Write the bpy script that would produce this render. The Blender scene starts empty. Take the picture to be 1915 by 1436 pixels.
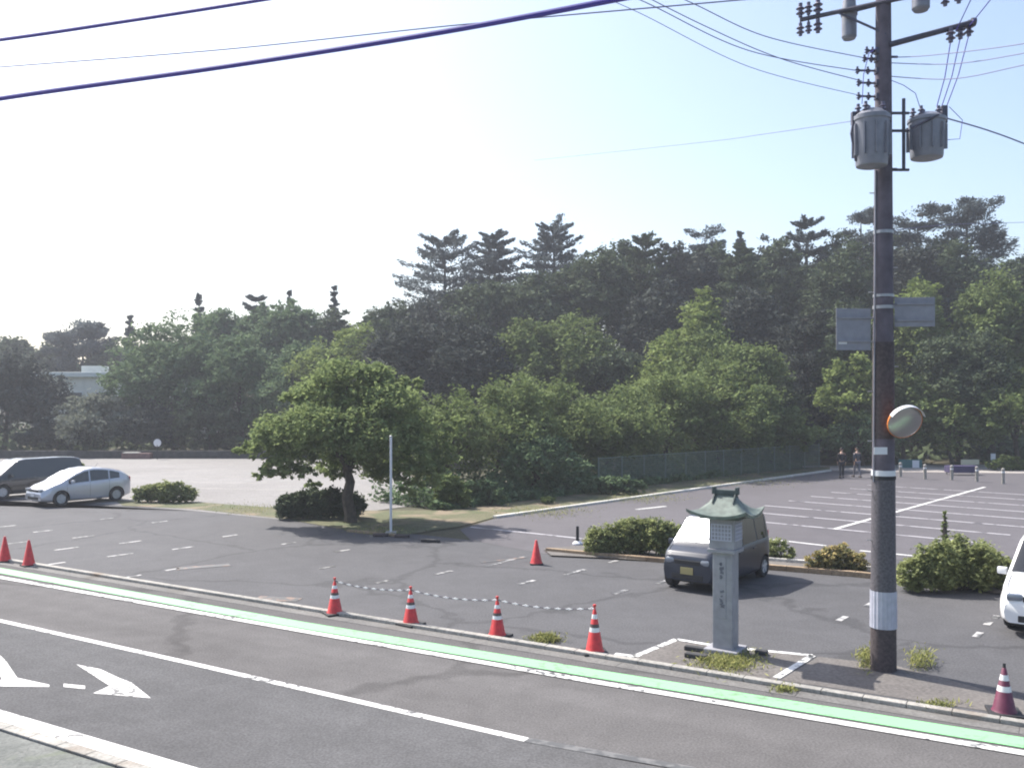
import bpy, bmesh, math, random
import numpy as np
from mathutils import Vector, Matrix
R = math.radians
S = bpy.context.scene
COL = S.collection

# ------------------------------------------------------------------ camera, sky, sun, exposure
CAM_H, F, HZ, CX = 4.6, 1700.0, 745.0, 957.5       # eye height, focal length / horizon row / centre column of the photo
cam = bpy.data.cameras.new('camera'); co = bpy.data.objects.new('camera', cam); COL.objects.link(co)
co.location = (0, 0, CAM_H); co.rotation_euler = (R(90), 0, 0)
cam.sensor_width = 36; cam.lens = 36 * F / 1915; cam.shift_y = 27 / 1915; cam.clip_end = 3000; cam.clip_start = .1
S.camera = co
SUN_AZ, SUN_EL = R(-49), R(50)                      # azimuth from +Y towards +X
W = bpy.data.worlds.new('World'); S.world = W; W.use_nodes = True
nt = W.node_tree; bg = nt.nodes['Background']
sky = nt.nodes.new('ShaderNodeTexSky'); sky.sky_type = 'NISHITA'; sky.sun_disc = False
sky.sun_elevation = SUN_EL; sky.sun_rotation = SUN_AZ
sky.air_density = 1.0; sky.dust_density = 2.6; sky.ozone_density = 1.0
nt.links.new(sky.outputs[0], bg.inputs[0]); bg.inputs[1].default_value = .125
sl = bpy.data.lights.new('sun', 'SUN'); sl.energy = 4.2; sl.angle = R(.5); sl.color = (1, .955, .88)
so = bpy.data.objects.new('sun', sl); COL.objects.link(so)
sd = Vector((math.sin(SUN_AZ) * math.cos(SUN_EL), math.cos(SUN_AZ) * math.cos(SUN_EL), math.sin(SUN_EL)))
so.rotation_euler = sd.to_track_quat('Z', 'Y').to_euler(); so.location = (-20, 20, 40)
S.view_settings.view_transform = 'Standard'; S.view_settings.look = 'None'
S.view_settings.exposure = 1.02; S.view_settings.gamma = 1
S.render.engine = 'CYCLES'; S.cycles.filter_width = 2.0

# ------------------------------------------------------------------ coordinates
def G(px, py, z=0.0):
    d = (CAM_H - z) * F / (py - HZ); return Vector(((px - CX) * d / F, d, z))
def P(px, py, d):
    return Vector(((px - CX) * d / F, d, CAM_H - (py - HZ) * d / F))
ROAD = Vector((-.851, .525, 0))      # along the road, to the left
STALL = Vector((.62, .785, 0)).normalized()
CROSS = Vector((-.785, .62, 0)).normalized()

# ------------------------------------------------------------------ materials
def newmat(name):
    m = bpy.data.materials.new(name); m.use_nodes = True
    return m, m.node_tree, m.node_tree.nodes['Principled BSDF']
def plain(name, col, rough=.6, metal=0, spec=.5, noise=0, nscale=8, coat=0):
    m, t, b = newmat(name)
    b.inputs['Base Color'].default_value = (*col, 1); b.inputs['Roughness'].default_value = rough
    b.inputs['Metallic'].default_value = metal; b.inputs['Specular IOR Level'].default_value = spec
    if coat: b.inputs['Coat Weight'].default_value = coat; b.inputs['Coat Roughness'].default_value = .06
    if noise:
        tc = t.nodes.new('ShaderNodeTexCoord'); n = t.nodes.new('ShaderNodeTexNoise')
        n.inputs['Scale'].default_value = nscale; n.inputs['Detail'].default_value = 6
        t.links.new(tc.outputs['Object'], n.inputs['Vector'])
        r = t.nodes.new('ShaderNodeValToRGB')
        r.color_ramp.elements[0].position = .3; r.color_ramp.elements[1].position = .7
        r.color_ramp.elements[0].color = (*[c * (1 - noise) for c in col], 1)
        r.color_ramp.elements[1].color = (*[min(1, c * (1 + noise)) for c in col], 1)
        t.links.new(n.outputs['Fac'], r.inputs[0]); t.links.new(r.outputs[0], b.inputs['Base Color'])
    return m
def surface(name, c1, c2, big=.25, fine=30, rough=.85, bump=.3, stain=None, crack=0, spec=.4, stainpos=.62, streak=None):
    """ground material: two colours over large patches, fine grain, optional stain colour and cracks"""
    m, t, b = newmat(name); N, L = t.nodes, t.links
    tc = N.new('ShaderNodeTexCoord')
    def noise(s, det=8, dist=0):
        n = N.new('ShaderNodeTexNoise'); n.inputs['Scale'].default_value = s; n.inputs['Detail'].default_value = det
        n.inputs['Distortion'].default_value = dist; L.new(tc.outputs['Object'], n.inputs['Vector']); return n
    def ramp(src, a, bb, ca=(0, 0, 0, 1), cb=(1, 1, 1, 1)):
        r = N.new('ShaderNodeValToRGB'); e = r.color_ramp.elements
        e[0].position = a; e[1].position = bb; e[0].color = ca; e[1].color = cb; L.new(src, r.inputs[0]); return r
    def mix(f, a, bb, mode='MIX', fac=None):
        x = N.new('ShaderNodeMix'); x.data_type = 'RGBA'; x.blend_type = mode
        if f is None: x.inputs[0].default_value = fac
        else: L.new(f, x.inputs[0])
        for k, v in ((6, a), (7, bb)):
            if isinstance(v, tuple): x.inputs[k].default_value = v
            else: L.new(v, x.inputs[k])
        return x.outputs[2]
    n1 = noise(big, 5, .4); r1 = ramp(n1.outputs['Fac'], .38, .64)
    c = mix(r1.outputs[0], (*c1, 1), (*c2, 1))
    n2 = noise(fine, 3); r2 = ramp(n2.outputs['Fac'], .3, .7, (.72, .72, .72, 1), (1.25, 1.25, 1.25, 1))
    c = mix(None, c, r2.outputs[0], 'MULTIPLY', .9)
    n3 = noise(big * 7, 6, 1.2); r3 = ramp(n3.outputs['Fac'], .35, .7, (.93, .93, .93, 1), (1.05, 1.05, 1.05, 1))
    n6 = noise(2.6, 6, .5); r6 = ramp(n6.outputs['Fac'], .35, .68, (.955, .955, .955, 1), (1.04, 1.04, 1.04, 1)); c = mix(None, c, r6.outputs[0], 'MULTIPLY', 1.0)
    c = mix(None, c, r3.outputs[0], 'MULTIPLY', 1.0)
    if streak is not None:
        mp = N.new('ShaderNodeMapping'); mp.vector_type = 'TEXTURE'; mp.inputs['Rotation'].default_value = (0, 0, streak); mp.inputs['Scale'].default_value = (28, .8, 1)
        L.new(tc.outputs['Object'], mp.inputs[0]); ns = N.new('ShaderNodeTexNoise'); ns.inputs['Scale'].default_value = 1; ns.inputs['Detail'].default_value = 4
        L.new(mp.outputs[0], ns.inputs['Vector']); rs_ = ramp(ns.outputs['Fac'], .35, .65, (.93, .93, .93, 1), (1.06, 1.06, 1.06, 1)); c = mix(None, c, rs_.outputs[0], 'MULTIPLY', 1.0)
    if stain:
        n4 = noise(.55, 7, .8); r4 = ramp(n4.outputs['Fac'], stainpos, stainpos + .12)
        c = mix(r4.outputs[0], c, (*stain, 1))
    if crack:
        v = N.new('ShaderNodeTexVoronoi'); v.feature = 'DISTANCE_TO_EDGE'; v.inputs['Scale'].default_value = crack
        n5 = noise(1.3, 4); va = N.new('ShaderNodeVectorMath'); va.operation = 'ADD'
        L.new(tc.outputs['Object'], va.inputs[0]); L.new(n5.outputs['Color'], va.inputs[1]); L.new(va.outputs[0], v.inputs['Vector'])
        r5 = ramp(v.outputs['Distance'], .006, .02, (.7, .7, .7, 1), (1, 1, 1, 1))
        c = mix(None, c, r5.outputs[0], 'MULTIPLY', .8)
    L.new(c, b.inputs['Base Color']); b.inputs['Roughness'].default_value = rough; b.inputs['Specular IOR Level'].default_value = spec
    bp = N.new('ShaderNodeBump'); bp.inputs['Strength'].default_value = bump; bp.inputs['Distance'].default_value = .01
    L.new(n2.outputs['Fac'], bp.inputs['Height']); L.new(bp.outputs[0], b.inputs['Normal'])
    return m
def paint(name, col, under, wear=.5, scale=9):
    """road paint worn through to the asphalt"""
    m, t, b = newmat(name); N, L = t.nodes, t.links
    tc = N.new('ShaderNodeTexCoord'); n = N.new('ShaderNodeTexNoise'); n.inputs['Scale'].default_value = scale; n.inputs['Detail'].default_value = 9
    L.new(tc.outputs['Object'], n.inputs['Vector'])
    n2 = N.new('ShaderNodeTexNoise'); n2.inputs['Scale'].default_value = .9; L.new(tc.outputs['Object'], n2.inputs['Vector'])
    ad = N.new('ShaderNodeMath'); ad.operation = 'MULTIPLY_ADD'; ad.inputs[1].default_value = .6
    L.new(n2.outputs['Fac'], ad.inputs[0]); L.new(n.outputs['Fac'], ad.inputs[2])
    r = N.new('ShaderNodeValToRGB'); e = r.color_ramp.elements
    e[0].position = 1.0 - wear * .35; e[1].position = min(1, 1.12 - wear * .35)
    e[0].color = (*col, 1); e[1].color = (*under, 1)
    L.new(ad.outputs[0], r.inputs[0]); L.new(r.outputs[0], b.inputs['Base Color']); b.inputs['Roughness'].default_value = .5
    return m
def leafmat(name, ca, cb, trans=.22):
    m, t, b = newmat(name); N, L = t.nodes, t.links
    at = N.new('ShaderNodeAttribute'); at.attribute_name = 'tint'
    r = N.new('ShaderNodeValToRGB'); e = r.color_ramp.elements
    e[0].color = (*[q * 1.15 for q in ca], 1); e[1].color = (*[q * 1.15 for q in cb], 1); L.new(at.outputs['Fac'], r.inputs[0])
    L.new(r.outputs[0], b.inputs['Base Color']); b.inputs['Roughness'].default_value = .85; b.inputs['Specular IOR Level'].default_value = .08
    tr = N.new('ShaderNodeBsdfTranslucent'); L.new(r.outputs[0], tr.inputs[0])
    mx = N.new('ShaderNodeMixShader'); mx.inputs[0].default_value = trans
    L.new(b.outputs[0], mx.inputs[1]); L.new(tr.outputs[0], mx.inputs[2]); L.new(mx.outputs[0], N['Material Output'].inputs[0])
    return m

M = {}
M['lot'] = surface('lot_asphalt', (.088, .087, .092), (.097, .096, .101), .09, 26, .85, .25, spec=.2, stain=(.10, .096, .094), crack=.16, stainpos=.68)
M['road'] = surface('road_asphalt', (.118, .113, .113), (.128, .123, .123), .12, 30, .95, .25, stain=(.100, .097, .097), crack=.11, stainpos=.70, streak=-.54, spec=.1)
M['mauve'] = surface('lot_asphalt_mauve', (.090, .083, .090), (.106, .098, .106), .08, 24, .8, .2)
M['gravel'] = surface('pale_gravel', (.21, .20, .195), (.25, .24, .235), .12, 12, .95, .4)
M['path'] = surface('pale_path', (.33, .30, .28), (.40, .37, .34), .2, 12, .95, .2)
M['walk'] = surface('mossy_paving', (.115, .122, .115), (.16, .165, .155), 1.2, 22, .9, .5, stain=(.12, .14, .09), crack=2.2, stainpos=.6)
M['soil'] = surface('soil', (.06, .06, .035), (.10, .085, .05), .2, 8, .95, .5)
M['verge'] = surface('dry_verge', (.12, .115, .065), (.09, .105, .05), .5, 14, .95, .6, stain=(.20, .16, .11), stainpos=.5)
M['dirt'] = surface('bare_dirt', (.125, .114, .108), (.155, .142, .132), .8, 18, .95, .5)
M['kerb'] = surface('kerb_concrete', (.27, .26, .24), (.36, .34, .31), .7, 20, .85, .3, stain=(.20, .15, .11), stainpos=.6)
M['gutter'] = surface('gutter_concrete', (.135, .13, .125), (.17, .163, .155), .7, 20, .9, .3, stain=(.11, .10, .09), stainpos=.6)
M['kerbwhite'] = surface('pale_kerb', (.50, .48, .44), (.62, .60, .56), .7, 20, .85, .3)
M['kerborange'] = surface('ochre_kerb', (.27, .20, .13), (.34, .25, .165), .9, 18, .85, .3, stain=(.2, .14, .09), stainpos=.55)
AS = (.085, .084, .083)
M['white'] = paint('white_paint', (.64, .63, .61), AS, .40)
M['dashwhite'] = paint('white_dash_paint', (.42, .41, .40), AS, .72, 5)
M['fade'] = paint('faded_paint', (.15, .146, .142), AS, .9, 6)
M['faintlot'] = paint('thin_lot_paint', (.46, .44, .46), (.11, .10, .11), .45, 3)
M['orange_faint'] = paint('faded_orange_paint', (.23, .15, .11), AS, .95, 4)
M['green'] = paint('green_paint', (.25, .62, .27), (.18, .28, .17), .34, 7)
M['patch'] = surface('asphalt_resurfaced', (.102, .101, .104), (.112, .111, .114), .15, 30, .95, .3, spec=.1, streak=-.54)
M['red'] = plain('cone_red', (.55, .035, .035), .45, noise=.2, nscale=9)
M['shaded_red'] = plain('cone_shaded_red', (.12, .02, .05), .5, noise=.25, nscale=9)  # cone red with its shade put into the colour
M['refl'] = plain('cone_white_band', (.72, .70, .72), .4, noise=.1)
M['bandgrey'] = plain('cone_dark_band', (.09, .06, .06), .5)
M['rubber'] = plain('black_rubber', (.022, .022, .025), .75, noise=.3)
M['steel'] = plain('galvanised_steel', (.32, .33, .35), .45, .6, noise=.15, nscale=14)
M['darksteel'] = plain('dark_fittings', (.07, .07, .10), .5, .3, noise=.2)
M['polec'] = plain('pole_concrete', (.098, .086, .108), .85, noise=.25, nscale=5)
M['sheet'] = plain('pole_sheet', (.085, .078, .09), .7, noise=.35, nscale=26)
M['brown'] = plain('pole_brown', (.062, .048, .050), .8, noise=.35, nscale=20)
M['sleeve'] = plain('pale_sleeve', (.38, .39, .46), .5, noise=.12, nscale=9)
M['can'] = plain('transformer_grey', (.20, .21, .25), .45, .1, noise=.12)
M['porcelain'] = plain('porcelain', (.11, .10, .15), .3)
M['wire'] = plain('cable', (.06, .045, .34), .5)
M['wirethin'] = plain('thin_cable', (.10, .10, .22), .6)
M['signback'] = plain('sign_back', (.24, .245, .28), .7, .0, noise=.1)
M['plate'] = plain('white_plate', (.62, .63, .66), .5)
M['mirror'] = plain('mirror_glass', (.40, .40, .42), .28, .9)
M['orange'] = plain('orange_plastic', (.70, .22, .04), .45)
M['stone'] = plain('grey_stone', (.26, .26, .285), .8, noise=.13, nscale=6)
M['stonedark'] = plain('dark_inlay', (.12, .125, .155), .7)
M['stonelight'] = plain('pale_inlay', (.42, .43, .52), .7)
M['copper'] = plain('verdigris_copper', (.115, .145, .128), .6, .1, noise=.25, nscale=10)
M['copperdark'] = plain('verdigris_dark', (.06, .08, .075), .7, noise=.2)
M['bark'] = plain('bark', (.06, .048, .038), .9, noise=.4, nscale=7)
M['rim'] = plain('alloy_rim', (.55, .56, .58), .4, .3)
M['glass'] = plain('car_glass', (.015, .018, .022), .04, 0, .8)
M['shield'] = plain('glare_windscreen', (.75, .77, .80), .34, .8, .8)  # sky glare and sun glint put into the windscreen colour
M['silver'] = plain('silver_paint', (.50, .51, .56), .3, .35, coat=.8)
M['black'] = plain('black_paint', (.018, .019, .022), .22, .1, coat=1)
M['darkblue'] = plain('blueblack_paint', (.022, .028, .045), .38, .1, coat=.25)
M['carwhite'] = plain('white_car_paint', (.78, .78, .78), .3, 0, coat=.8)
M['lamp'] = plain('lamp_lens', (.26, .28, .32), .1, .3)
M['redlens'] = plain('red_lens', (.35, .02, .02), .2)
M['blackplastic'] = plain('black_plastic', (.02, .02, .022), .6)
M['yellowplate'] = plain('yellow_plate', (.34, .29, .13), .5)
M['mesh'] = plain('fence_green', (.17, .22, .19), .6, .2)
M['wall'] = plain('plaster', (.55, .56, .52), .85, noise=.08, nscale=2)
M['roof'] = plain('pale_roof', (.50, .54, .54), .6, .2, noise=.08, nscale=2)
M['window'] = plain('window_glass', (.05, .06, .07), .1)
M['hedgewall'] = plain('dark_wall', (.045, .045, .048), .9, noise=.4, nscale=3)
M['teal'] = plain('teal_board', (.02, .11, .12), .6)
M['purple'] = plain('purple_cloth', (.05, .04, .10), .8)
M['cream'] = plain('cream_board', (.62, .57, .42), .6)
M['skin'] = plain('skin', (.45, .28, .20), .6)
M['hair'] = plain('hair', (.015, .012, .012), .6)
M['clothdark'] = plain('dark_cloth', (.02, .02, .026), .9)
M['clothgrey'] = plain('grey_cloth', (.16, .15, .17), .9)
M['hill'] = surface('hill_soil', (.020, .028, .014), (.035, .045, .02), .1, 2, .95, .4)
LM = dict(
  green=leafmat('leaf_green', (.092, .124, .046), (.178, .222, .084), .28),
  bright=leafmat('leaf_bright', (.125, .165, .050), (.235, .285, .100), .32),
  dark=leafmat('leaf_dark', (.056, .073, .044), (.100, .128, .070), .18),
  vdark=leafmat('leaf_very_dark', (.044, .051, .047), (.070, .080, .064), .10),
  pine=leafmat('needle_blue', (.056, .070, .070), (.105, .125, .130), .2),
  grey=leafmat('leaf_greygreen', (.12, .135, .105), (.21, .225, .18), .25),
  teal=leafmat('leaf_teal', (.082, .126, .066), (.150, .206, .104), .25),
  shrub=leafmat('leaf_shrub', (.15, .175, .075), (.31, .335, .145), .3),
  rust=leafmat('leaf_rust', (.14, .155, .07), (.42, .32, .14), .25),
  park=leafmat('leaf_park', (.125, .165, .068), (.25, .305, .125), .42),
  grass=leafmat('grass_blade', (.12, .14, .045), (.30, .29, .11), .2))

# ------------------------------------------------------------------ mesh helper
class MB:
    def __init__(s): s.v = []; s.f = []; s.mi = []; s.cur = 0
    def add(s, vs, fs):
        o = len(s.v); s.v += [tuple(v) for v in vs]; s.f += [tuple(i + o for i in f) for f in fs]; s.mi += [s.cur] * len(fs); return s
    def box(s, c, size, rz=0, bev=0, mat=None):
        x, y, z = [k / 2 for k in size]; c = Vector(c)
        m = mat if mat is not None else Matrix.Rotation(rz, 3, 'Z')
        if bev:
            b = min(bev, x * .9, y * .9, z * .9); vs = []; bm = bmesh.new(); bmesh.ops.create_cube(bm, size=1)
            for v in bm.verts: v.co = Vector((v.co.x * 2 * x, v.co.y * 2 * y, v.co.z * 2 * z))
            bmesh.ops.bevel(bm, geom=bm.edges[:], offset=b, segments=2, affect='EDGES', profile=.6)
            bm.verts.index_update()
            s.add([c + m @ v.co for v in bm.verts], [[v.index for v in f.verts] for f in bm.faces]); bm.free(); return s
        vs = [c + m @ Vector((a * x, b * y, d * z)) for a in (-1, 1) for b in (-1, 1) for d in (-1, 1)]
        return s.add(vs, [(0, 1, 3, 2), (4, 6, 7, 5), (0, 4, 5, 1), (2, 3, 7, 6), (0, 2, 6, 4), (1, 5, 7, 3)])
    def tube(s, pts, rad, n=8, cap=True):
        pts = [Vector(p) for p in pts]; k = len(pts)
        if not hasattr(rad, '__len__'): rad = [rad] * k
        vs = []; u = None
        for i, p in enumerate(pts):
            t = (pts[min(i + 1, k - 1)] - pts[max(i - 1, 0)]).normalized()
            if u is None: u = t.orthogonal().normalized()
            else:
                u = u - t * u.dot(t); u = u.normalized() if u.length > 1e-6 else t.orthogonal().normalized()
            w = t.cross(u)
            vs += [p + (u * math.cos(2 * math.pi * j / n) + w * math.sin(2 * math.pi * j / n)) * rad[i] for j in range(n)]
        fs = [(i * n + j, i * n + (j + 1) % n, (i + 1) * n + (j + 1) % n, (i + 1) * n + j) for i in range(k - 1) for j in range(n)]
        if cap: fs += [tuple(range(n))[::-1], tuple((k - 1) * n + j for j in range(n))]
        return s.add(vs, fs)
    def lathe(s, prof, c=(0, 0, 0), axis='Z', n=20, mat=None, cap=True):
        """prof: (radius, height) pairs"""
        c = Vector(c); vs = []
        m = mat if mat is not None else {'Z': Matrix.Identity(3), 'Y': Matrix.Rotation(R(-90), 3, 'X'), 'X': Matrix.Rotation(R(90), 3, 'Y')}[axis]
        for r, h in prof:
            vs += [c + m @ Vector((r * math.cos(2 * math.pi * j / n), r * math.sin(2 * math.pi * j / n), h)) for j in range(n)]
        k = len(prof)
        fs = [(i * n + j, i * n + (j + 1) % n, (i + 1) * n + (j + 1) % n, (i + 1) * n + j) for i in range(k - 1) for j in range(n)]
        if cap and prof[0][0] > 1e-4: fs.append(tuple(range(n))[::-1])
        if cap and prof[-1][0] > 1e-4: fs.append(tuple((k - 1) * n + j for j in range(n)))
        return s.add(vs, fs)
    def poly(s, pts): return s.add(pts, [tuple(range(len(pts)))])
    def strip(s, a, b, w, z):
        a = Vector(a); b = Vector(b); t = (b - a).normalized(); n = Vector((-t.y, t.x, 0)) * w / 2
        return s.add([(p.x, p.y, z) for p in (a - n, b - n, b + n, a + n)], [(0, 1, 2, 3)])
    def build(s, name, mat, parent=None, smooth=False, loc=None, rz=0, origin=None):
        me = bpy.data.meshes.new(name)
        vs = s.v if origin is None else [(v[0] - origin[0], v[1] - origin[1], v[2] - origin[2]) for v in s.v]
        me.from_pydata(vs, [], s.f); me.validate()
        for x in (mat if isinstance(mat, (list, tuple)) else [mat]): me.materials.append(M[x] if isinstance(x, str) else x)
        if any(s.mi) and len(me.polygons) == len(s.mi): me.polygons.foreach_set('material_index', s.mi)
        if smooth:
            me.polygons.foreach_set('use_smooth', [True] * len(me.polygons)); me.set_sharp_from_angle(angle=R(smooth if smooth is not True else 40))
        me.update(); o = bpy.data.objects.new(name, me); COL.objects.link(o)
        if parent: o.parent = parent
        if origin is not None: o.location = origin
        if loc is not None: o.location = loc
        if rz: o.rotation_euler.z = rz
        return o
def tag(o, label=None, cat=None, group=None, kind=None):
    for k, v in (('label', label), ('category', cat), ('group', group), ('kind', kind)):
        if v: o[k] = v
    return o
def thing(name, label, cat, loc=(0, 0, 0), rz=0, group=None):
    o = bpy.data.objects.new(name, None); COL.objects.link(o); o.location = loc; o.rotation_euler = (0, 0, rz); o.empty_display_size = .2
    return tag(o, label, cat, group)
def copy_tree(o, parent=None):
    c = o.copy(); COL.objects.link(c); c.parent = parent
    for ch in [x for x in COL.objects if x.parent == o]: copy_tree(ch, c)
    return c
def struct(mb, name, mat): return tag(mb.build(name, mat), kind='structure')

# ------------------------------------------------------------------ ground, lots, road
struct(MB().poly([(-700, -60, -.012), (700, -60, -.012), (700, 1500, -.012), (-700, 1500, -.012)]), 'ground', 'soil')
def g2(px, py, z): v = G(px, py); return (v.x, v.y, z)
K0, K1 = G(0, 1047), G(1915, 1357)                    # kerb between road and car park
kd = (K1 - K0).normalized(); kn = Vector((-kd.y, kd.x, 0))   # kn points away from the camera side
if kn.y < 0: kn = -kn
A = K0 - kd * 60; B = K1 + kd * 30
struct(MB().poly([A - kn * 14 + Vector((0, 0, 0)), B - kn * 14, B, A]), 'road', 'road')
def kz(p, z): return (p.x, p.y, z)
# near car park (up to the verge and the far lots)
lot = [kz(A, .0), kz(B, .0), kz(B + Vector((20, 12, 0)), 0), kz(Vector((40, 40, 0)), 0), kz(Vector((17, 26.5, 0)), 0), kz(G(1400, 1052), 0), kz(G(1020, 1036), 0), kz(G(880, 1010), 0), kz(G(560, 975), 0), kz(G(360, 955), 0), kz(G(230, 945), 0), kz(G(0, 930), 0), (-60, 46, 0)]
me = MB().poly([(x, y, .004) for x, y, z in lot]); struct(me, 'car_park', 'lot')
struct(MB().poly([g2(1020, 1036, .008), g2(1400, 1052, .008), (17, 26.5, .008), (40, 40, .008), (70, 60, .008), g2(1700, 882, .008), g2(1552, 881, .008), g2(925, 970, .008), g2(860, 990, .008), g2(880, 1010, .008)]), 'far_car_park', 'mauve')
struct(MB().poly([(-60, 46, .009), g2(0, 930, .009), g2(230, 945, .009), g2(360, 955, .009), g2(560, 975, .009), g2(700, 955, .009), g2(860, 935, .009), g2(700, 857, .009), (-95, 71.5, .009)]), 'gravel_yard', 'gravel')
struct(MB().poly([g2(1552, 880.5, .016), (26, 56.5, .016), (60, 52, .016), (75, 60, .016), (75, 66, .016), (19, 62, .016)]), 'pale_path', 'path')
# verge strips
struct(MB().poly([g2(925, 968, .02), g2(1552, 879.5, .02), g2(1552, 872, .02), g2(1300, 893, .02), g2(900, 945, .02), g2(830, 955, .02), g2(700, 955, .02), g2(540, 957, .02), g2(540, 972, .02), g2(650, 992, .02), g2(760, 1000, .02), g2(860, 985, .02)]), 'verge', 'verge')
struct(MB().poly([g2(215, 936, .018), g2(380, 940, .018), g2(545, 952, .018), g2(545, 972, .018), g2(360, 952, .018), g2(230, 946, .018)]), 'dry_strip', 'verge')
# planted islands between the two lots
def kerb_run(name, pts, w, h, mat, blk=.6, gap=.008):
    mb = MB()
    for a, b in zip(pts[:-1], pts[1:]):
        a = Vector(a); b = Vector(b); L_ = (b - a).length; n = max(1, round(L_ / blk)); t = (b - a) / n; ang = math.atan2(t.y, t.x)
        for i in range(n):
            c = a + t * (i + .5); mb.box((c.x, c.y, h / 2), (t.length - gap, w, h), ang, bev=.012 if blk < 2 else 0)
    return struct(mb, name, mat)
kerb_run('kerb', [K0 - kd * 8, K1 + kd * 4], .16, .07, 'kerb', .61)
kerb_run('kerb_gutter', [K0 - kd * 20 - kn * .24, K1 + kd * 6 - kn * .24], .30, .006, 'gutter', 3, .01)
kerb_run('verge_kerb', [G(925, 969), G(1552, 881)], .22, .10, 'kerbwhite', 1.0)
isl1 = [G(1015, 1028), G(1100, 1022), G(1290, 1040), G(1290, 1055), G(1140, 1046), G(1030, 1041)]
isl2 = [G(1430, 1062), G(1600, 1076), G(1760, 1092), G(1860, 1112), G(1960, 1118), G(1960, 1095), G(1700, 1070), G(1430, 1048)]
for isl in (isl1, isl2):
    struct(MB().poly([kz(p, .05) for p in isl]), 'planting_bed', 'dirt')
kerb_run('bed_kerb', [G(1022, 1032), G(1140, 1043), G(1290, 1056)], .16, .13, 'kerborange', .6)
kerb_run('bed_kerb', [G(1430, 1064), G(1600, 1078), G(1750, 1094)], .16, .14, 'kerborange', .6)
kerb_run('bed_kerb', [G(1430, 1050), G(1560, 1060), G(1740, 1080)], .14, .13, 'kerbwhite', .6)
# tree bed kerb remains
kerb_run('bed_kerb', [G(650, 994), G(740, 1003)], .14, .08, 'kerborange', .5)
# footway on the camera's side
N0, N1 = G(0, 1338), G(340, 1440)
nd = (N1 - N0).normalized(); nn = Vector((nd.y, -nd.x, 0)); nn = nn if nn.y < 0 else -nn
struct(MB().box(tuple((N0 + N1) / 2 + nn * 4.55 + Vector((0, 0, .06))), (60, 8, .12), math.atan2(nd.y, nd.x)), 'footway', 'walk')
kerb_run('footway_kerb', [N0 - nd * 20 + nn * .42, N0 + nd * 20 + nn * .42], .17, .135, 'kerb', .6)

# painted markings (sheets lying above the asphalt)
def line(name, pts, w, mat, z=.012):
    mb = MB()
    for a, b in zip(pts[:-1], pts[1:]): mb.strip(a, b, w, z)
    return struct(mb, name, mat)
Ga, Gb = G(0, 1066), G(1915, 1391); gdir = (Gb - Ga).normalized()
line('green_lane_marking', [G(0, 1067) - gdir * 30, G(0, 1067), G(560, 1168.5), G(1100, 1258), G(1915, 1389.5), G(1915, 1389.5) + gdir * 5], .42, 'green')
line('road_edge_line', [G(0, 1080) - gdir * 30, G(0, 1080), G(560, 1179.5), G(1100, 1273.5), G(1915, 1409), G(1915, 1409) + gdir * 5], .19, 'white', .014)
line('road_lane_line', [G(0, 1161) - gdir * 30, G(0, 1161), G(340, 1237), G(985, 1384)], .15, 'white')
line('road_faded_line', [G(985, 1384), G(1300, 1440)], .16, 'fade')
line('road_near_line', [N0 - nd * 30 - nn * -.02, N0, N1, N1 + nd * 6], .27, 'white')
arrow = MB()
for pl in ([(143, 1243), (188, 1252), (222, 1268), (246, 1277), (282, 1306), (174, 1297), (205, 1283)], [(119, 1279), (159, 1283), (159, 1289), (119, 1285)],
           [(0, 1226), (12, 1238), (32, 1268), (92, 1281), (92, 1285), (8, 1284), (-60, 1280), (-60, 1272), (4, 1272), (-10, 1240), (-40, 1222)]):
    arrow.poly([g2(x, y, .012) for x, y in pl])
struct(arrow, 'road_arrow_marking', 'white')
pt = MB(); pt.poly([kz(p, .007) for p in (G(0, 1163) - gdir * 30, G(0, 1163), G(340, 1239), G(985, 1386), G(1250, 1440), N1 + nd * 3, N1, N0, N0 - nd * 30)]); struct(pt, 'near_lane', 'patch')
dash = [(15, 984, 20), (80, 993.5, 24), (156, 1004, 28), (244, 1014, 30), (342, 1025, 30), (32, 1015, 26), (125, 1026, 32), (225, 1038, 34), (322, 1065, 20), (90, 1056, 44), (248, 1078, 24),
        (299, 976, 22), (830, 1071, 32), (922, 1056, 34), (985, 1089, 34), (1075, 1070, 46), (1160, 1107, 34), (1240, 1088, 30), (1148, 1050, 22), (1575, 1157, 30), (1625, 1131, 26),
        (1829, 1187, 30), (1848, 1166, 22), (715, 1088, 24), (612, 1061, 24), (960, 1046, 50), (1862, 1154, 20), (430, 1002, 22), (540, 1016, 22), (640, 1030, 24), (200, 970, 18)]
dm = MB()
for x, y, w in dash:
    c = G(x, y); e = G(x + w / 2, y); hl = abs(e.x - c.x) * 1.45
    dm.strip(c - STALL * hl, c + STALL * hl, .13, .012)
struct(dm, 'stall_dash_marking', 'dashwhite')
line('faded_orange_marking', [G(330, 1064), G(430, 1056)], .35, 'orange_faint')
line('faded_orange_marking', [G(480, 1118), G(560, 1122)], .4, 'orange_faint')
line('faded_orange_marking', [G(900, 1052), G(985, 1042)], .14, 'orange_faint', .013)
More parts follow.
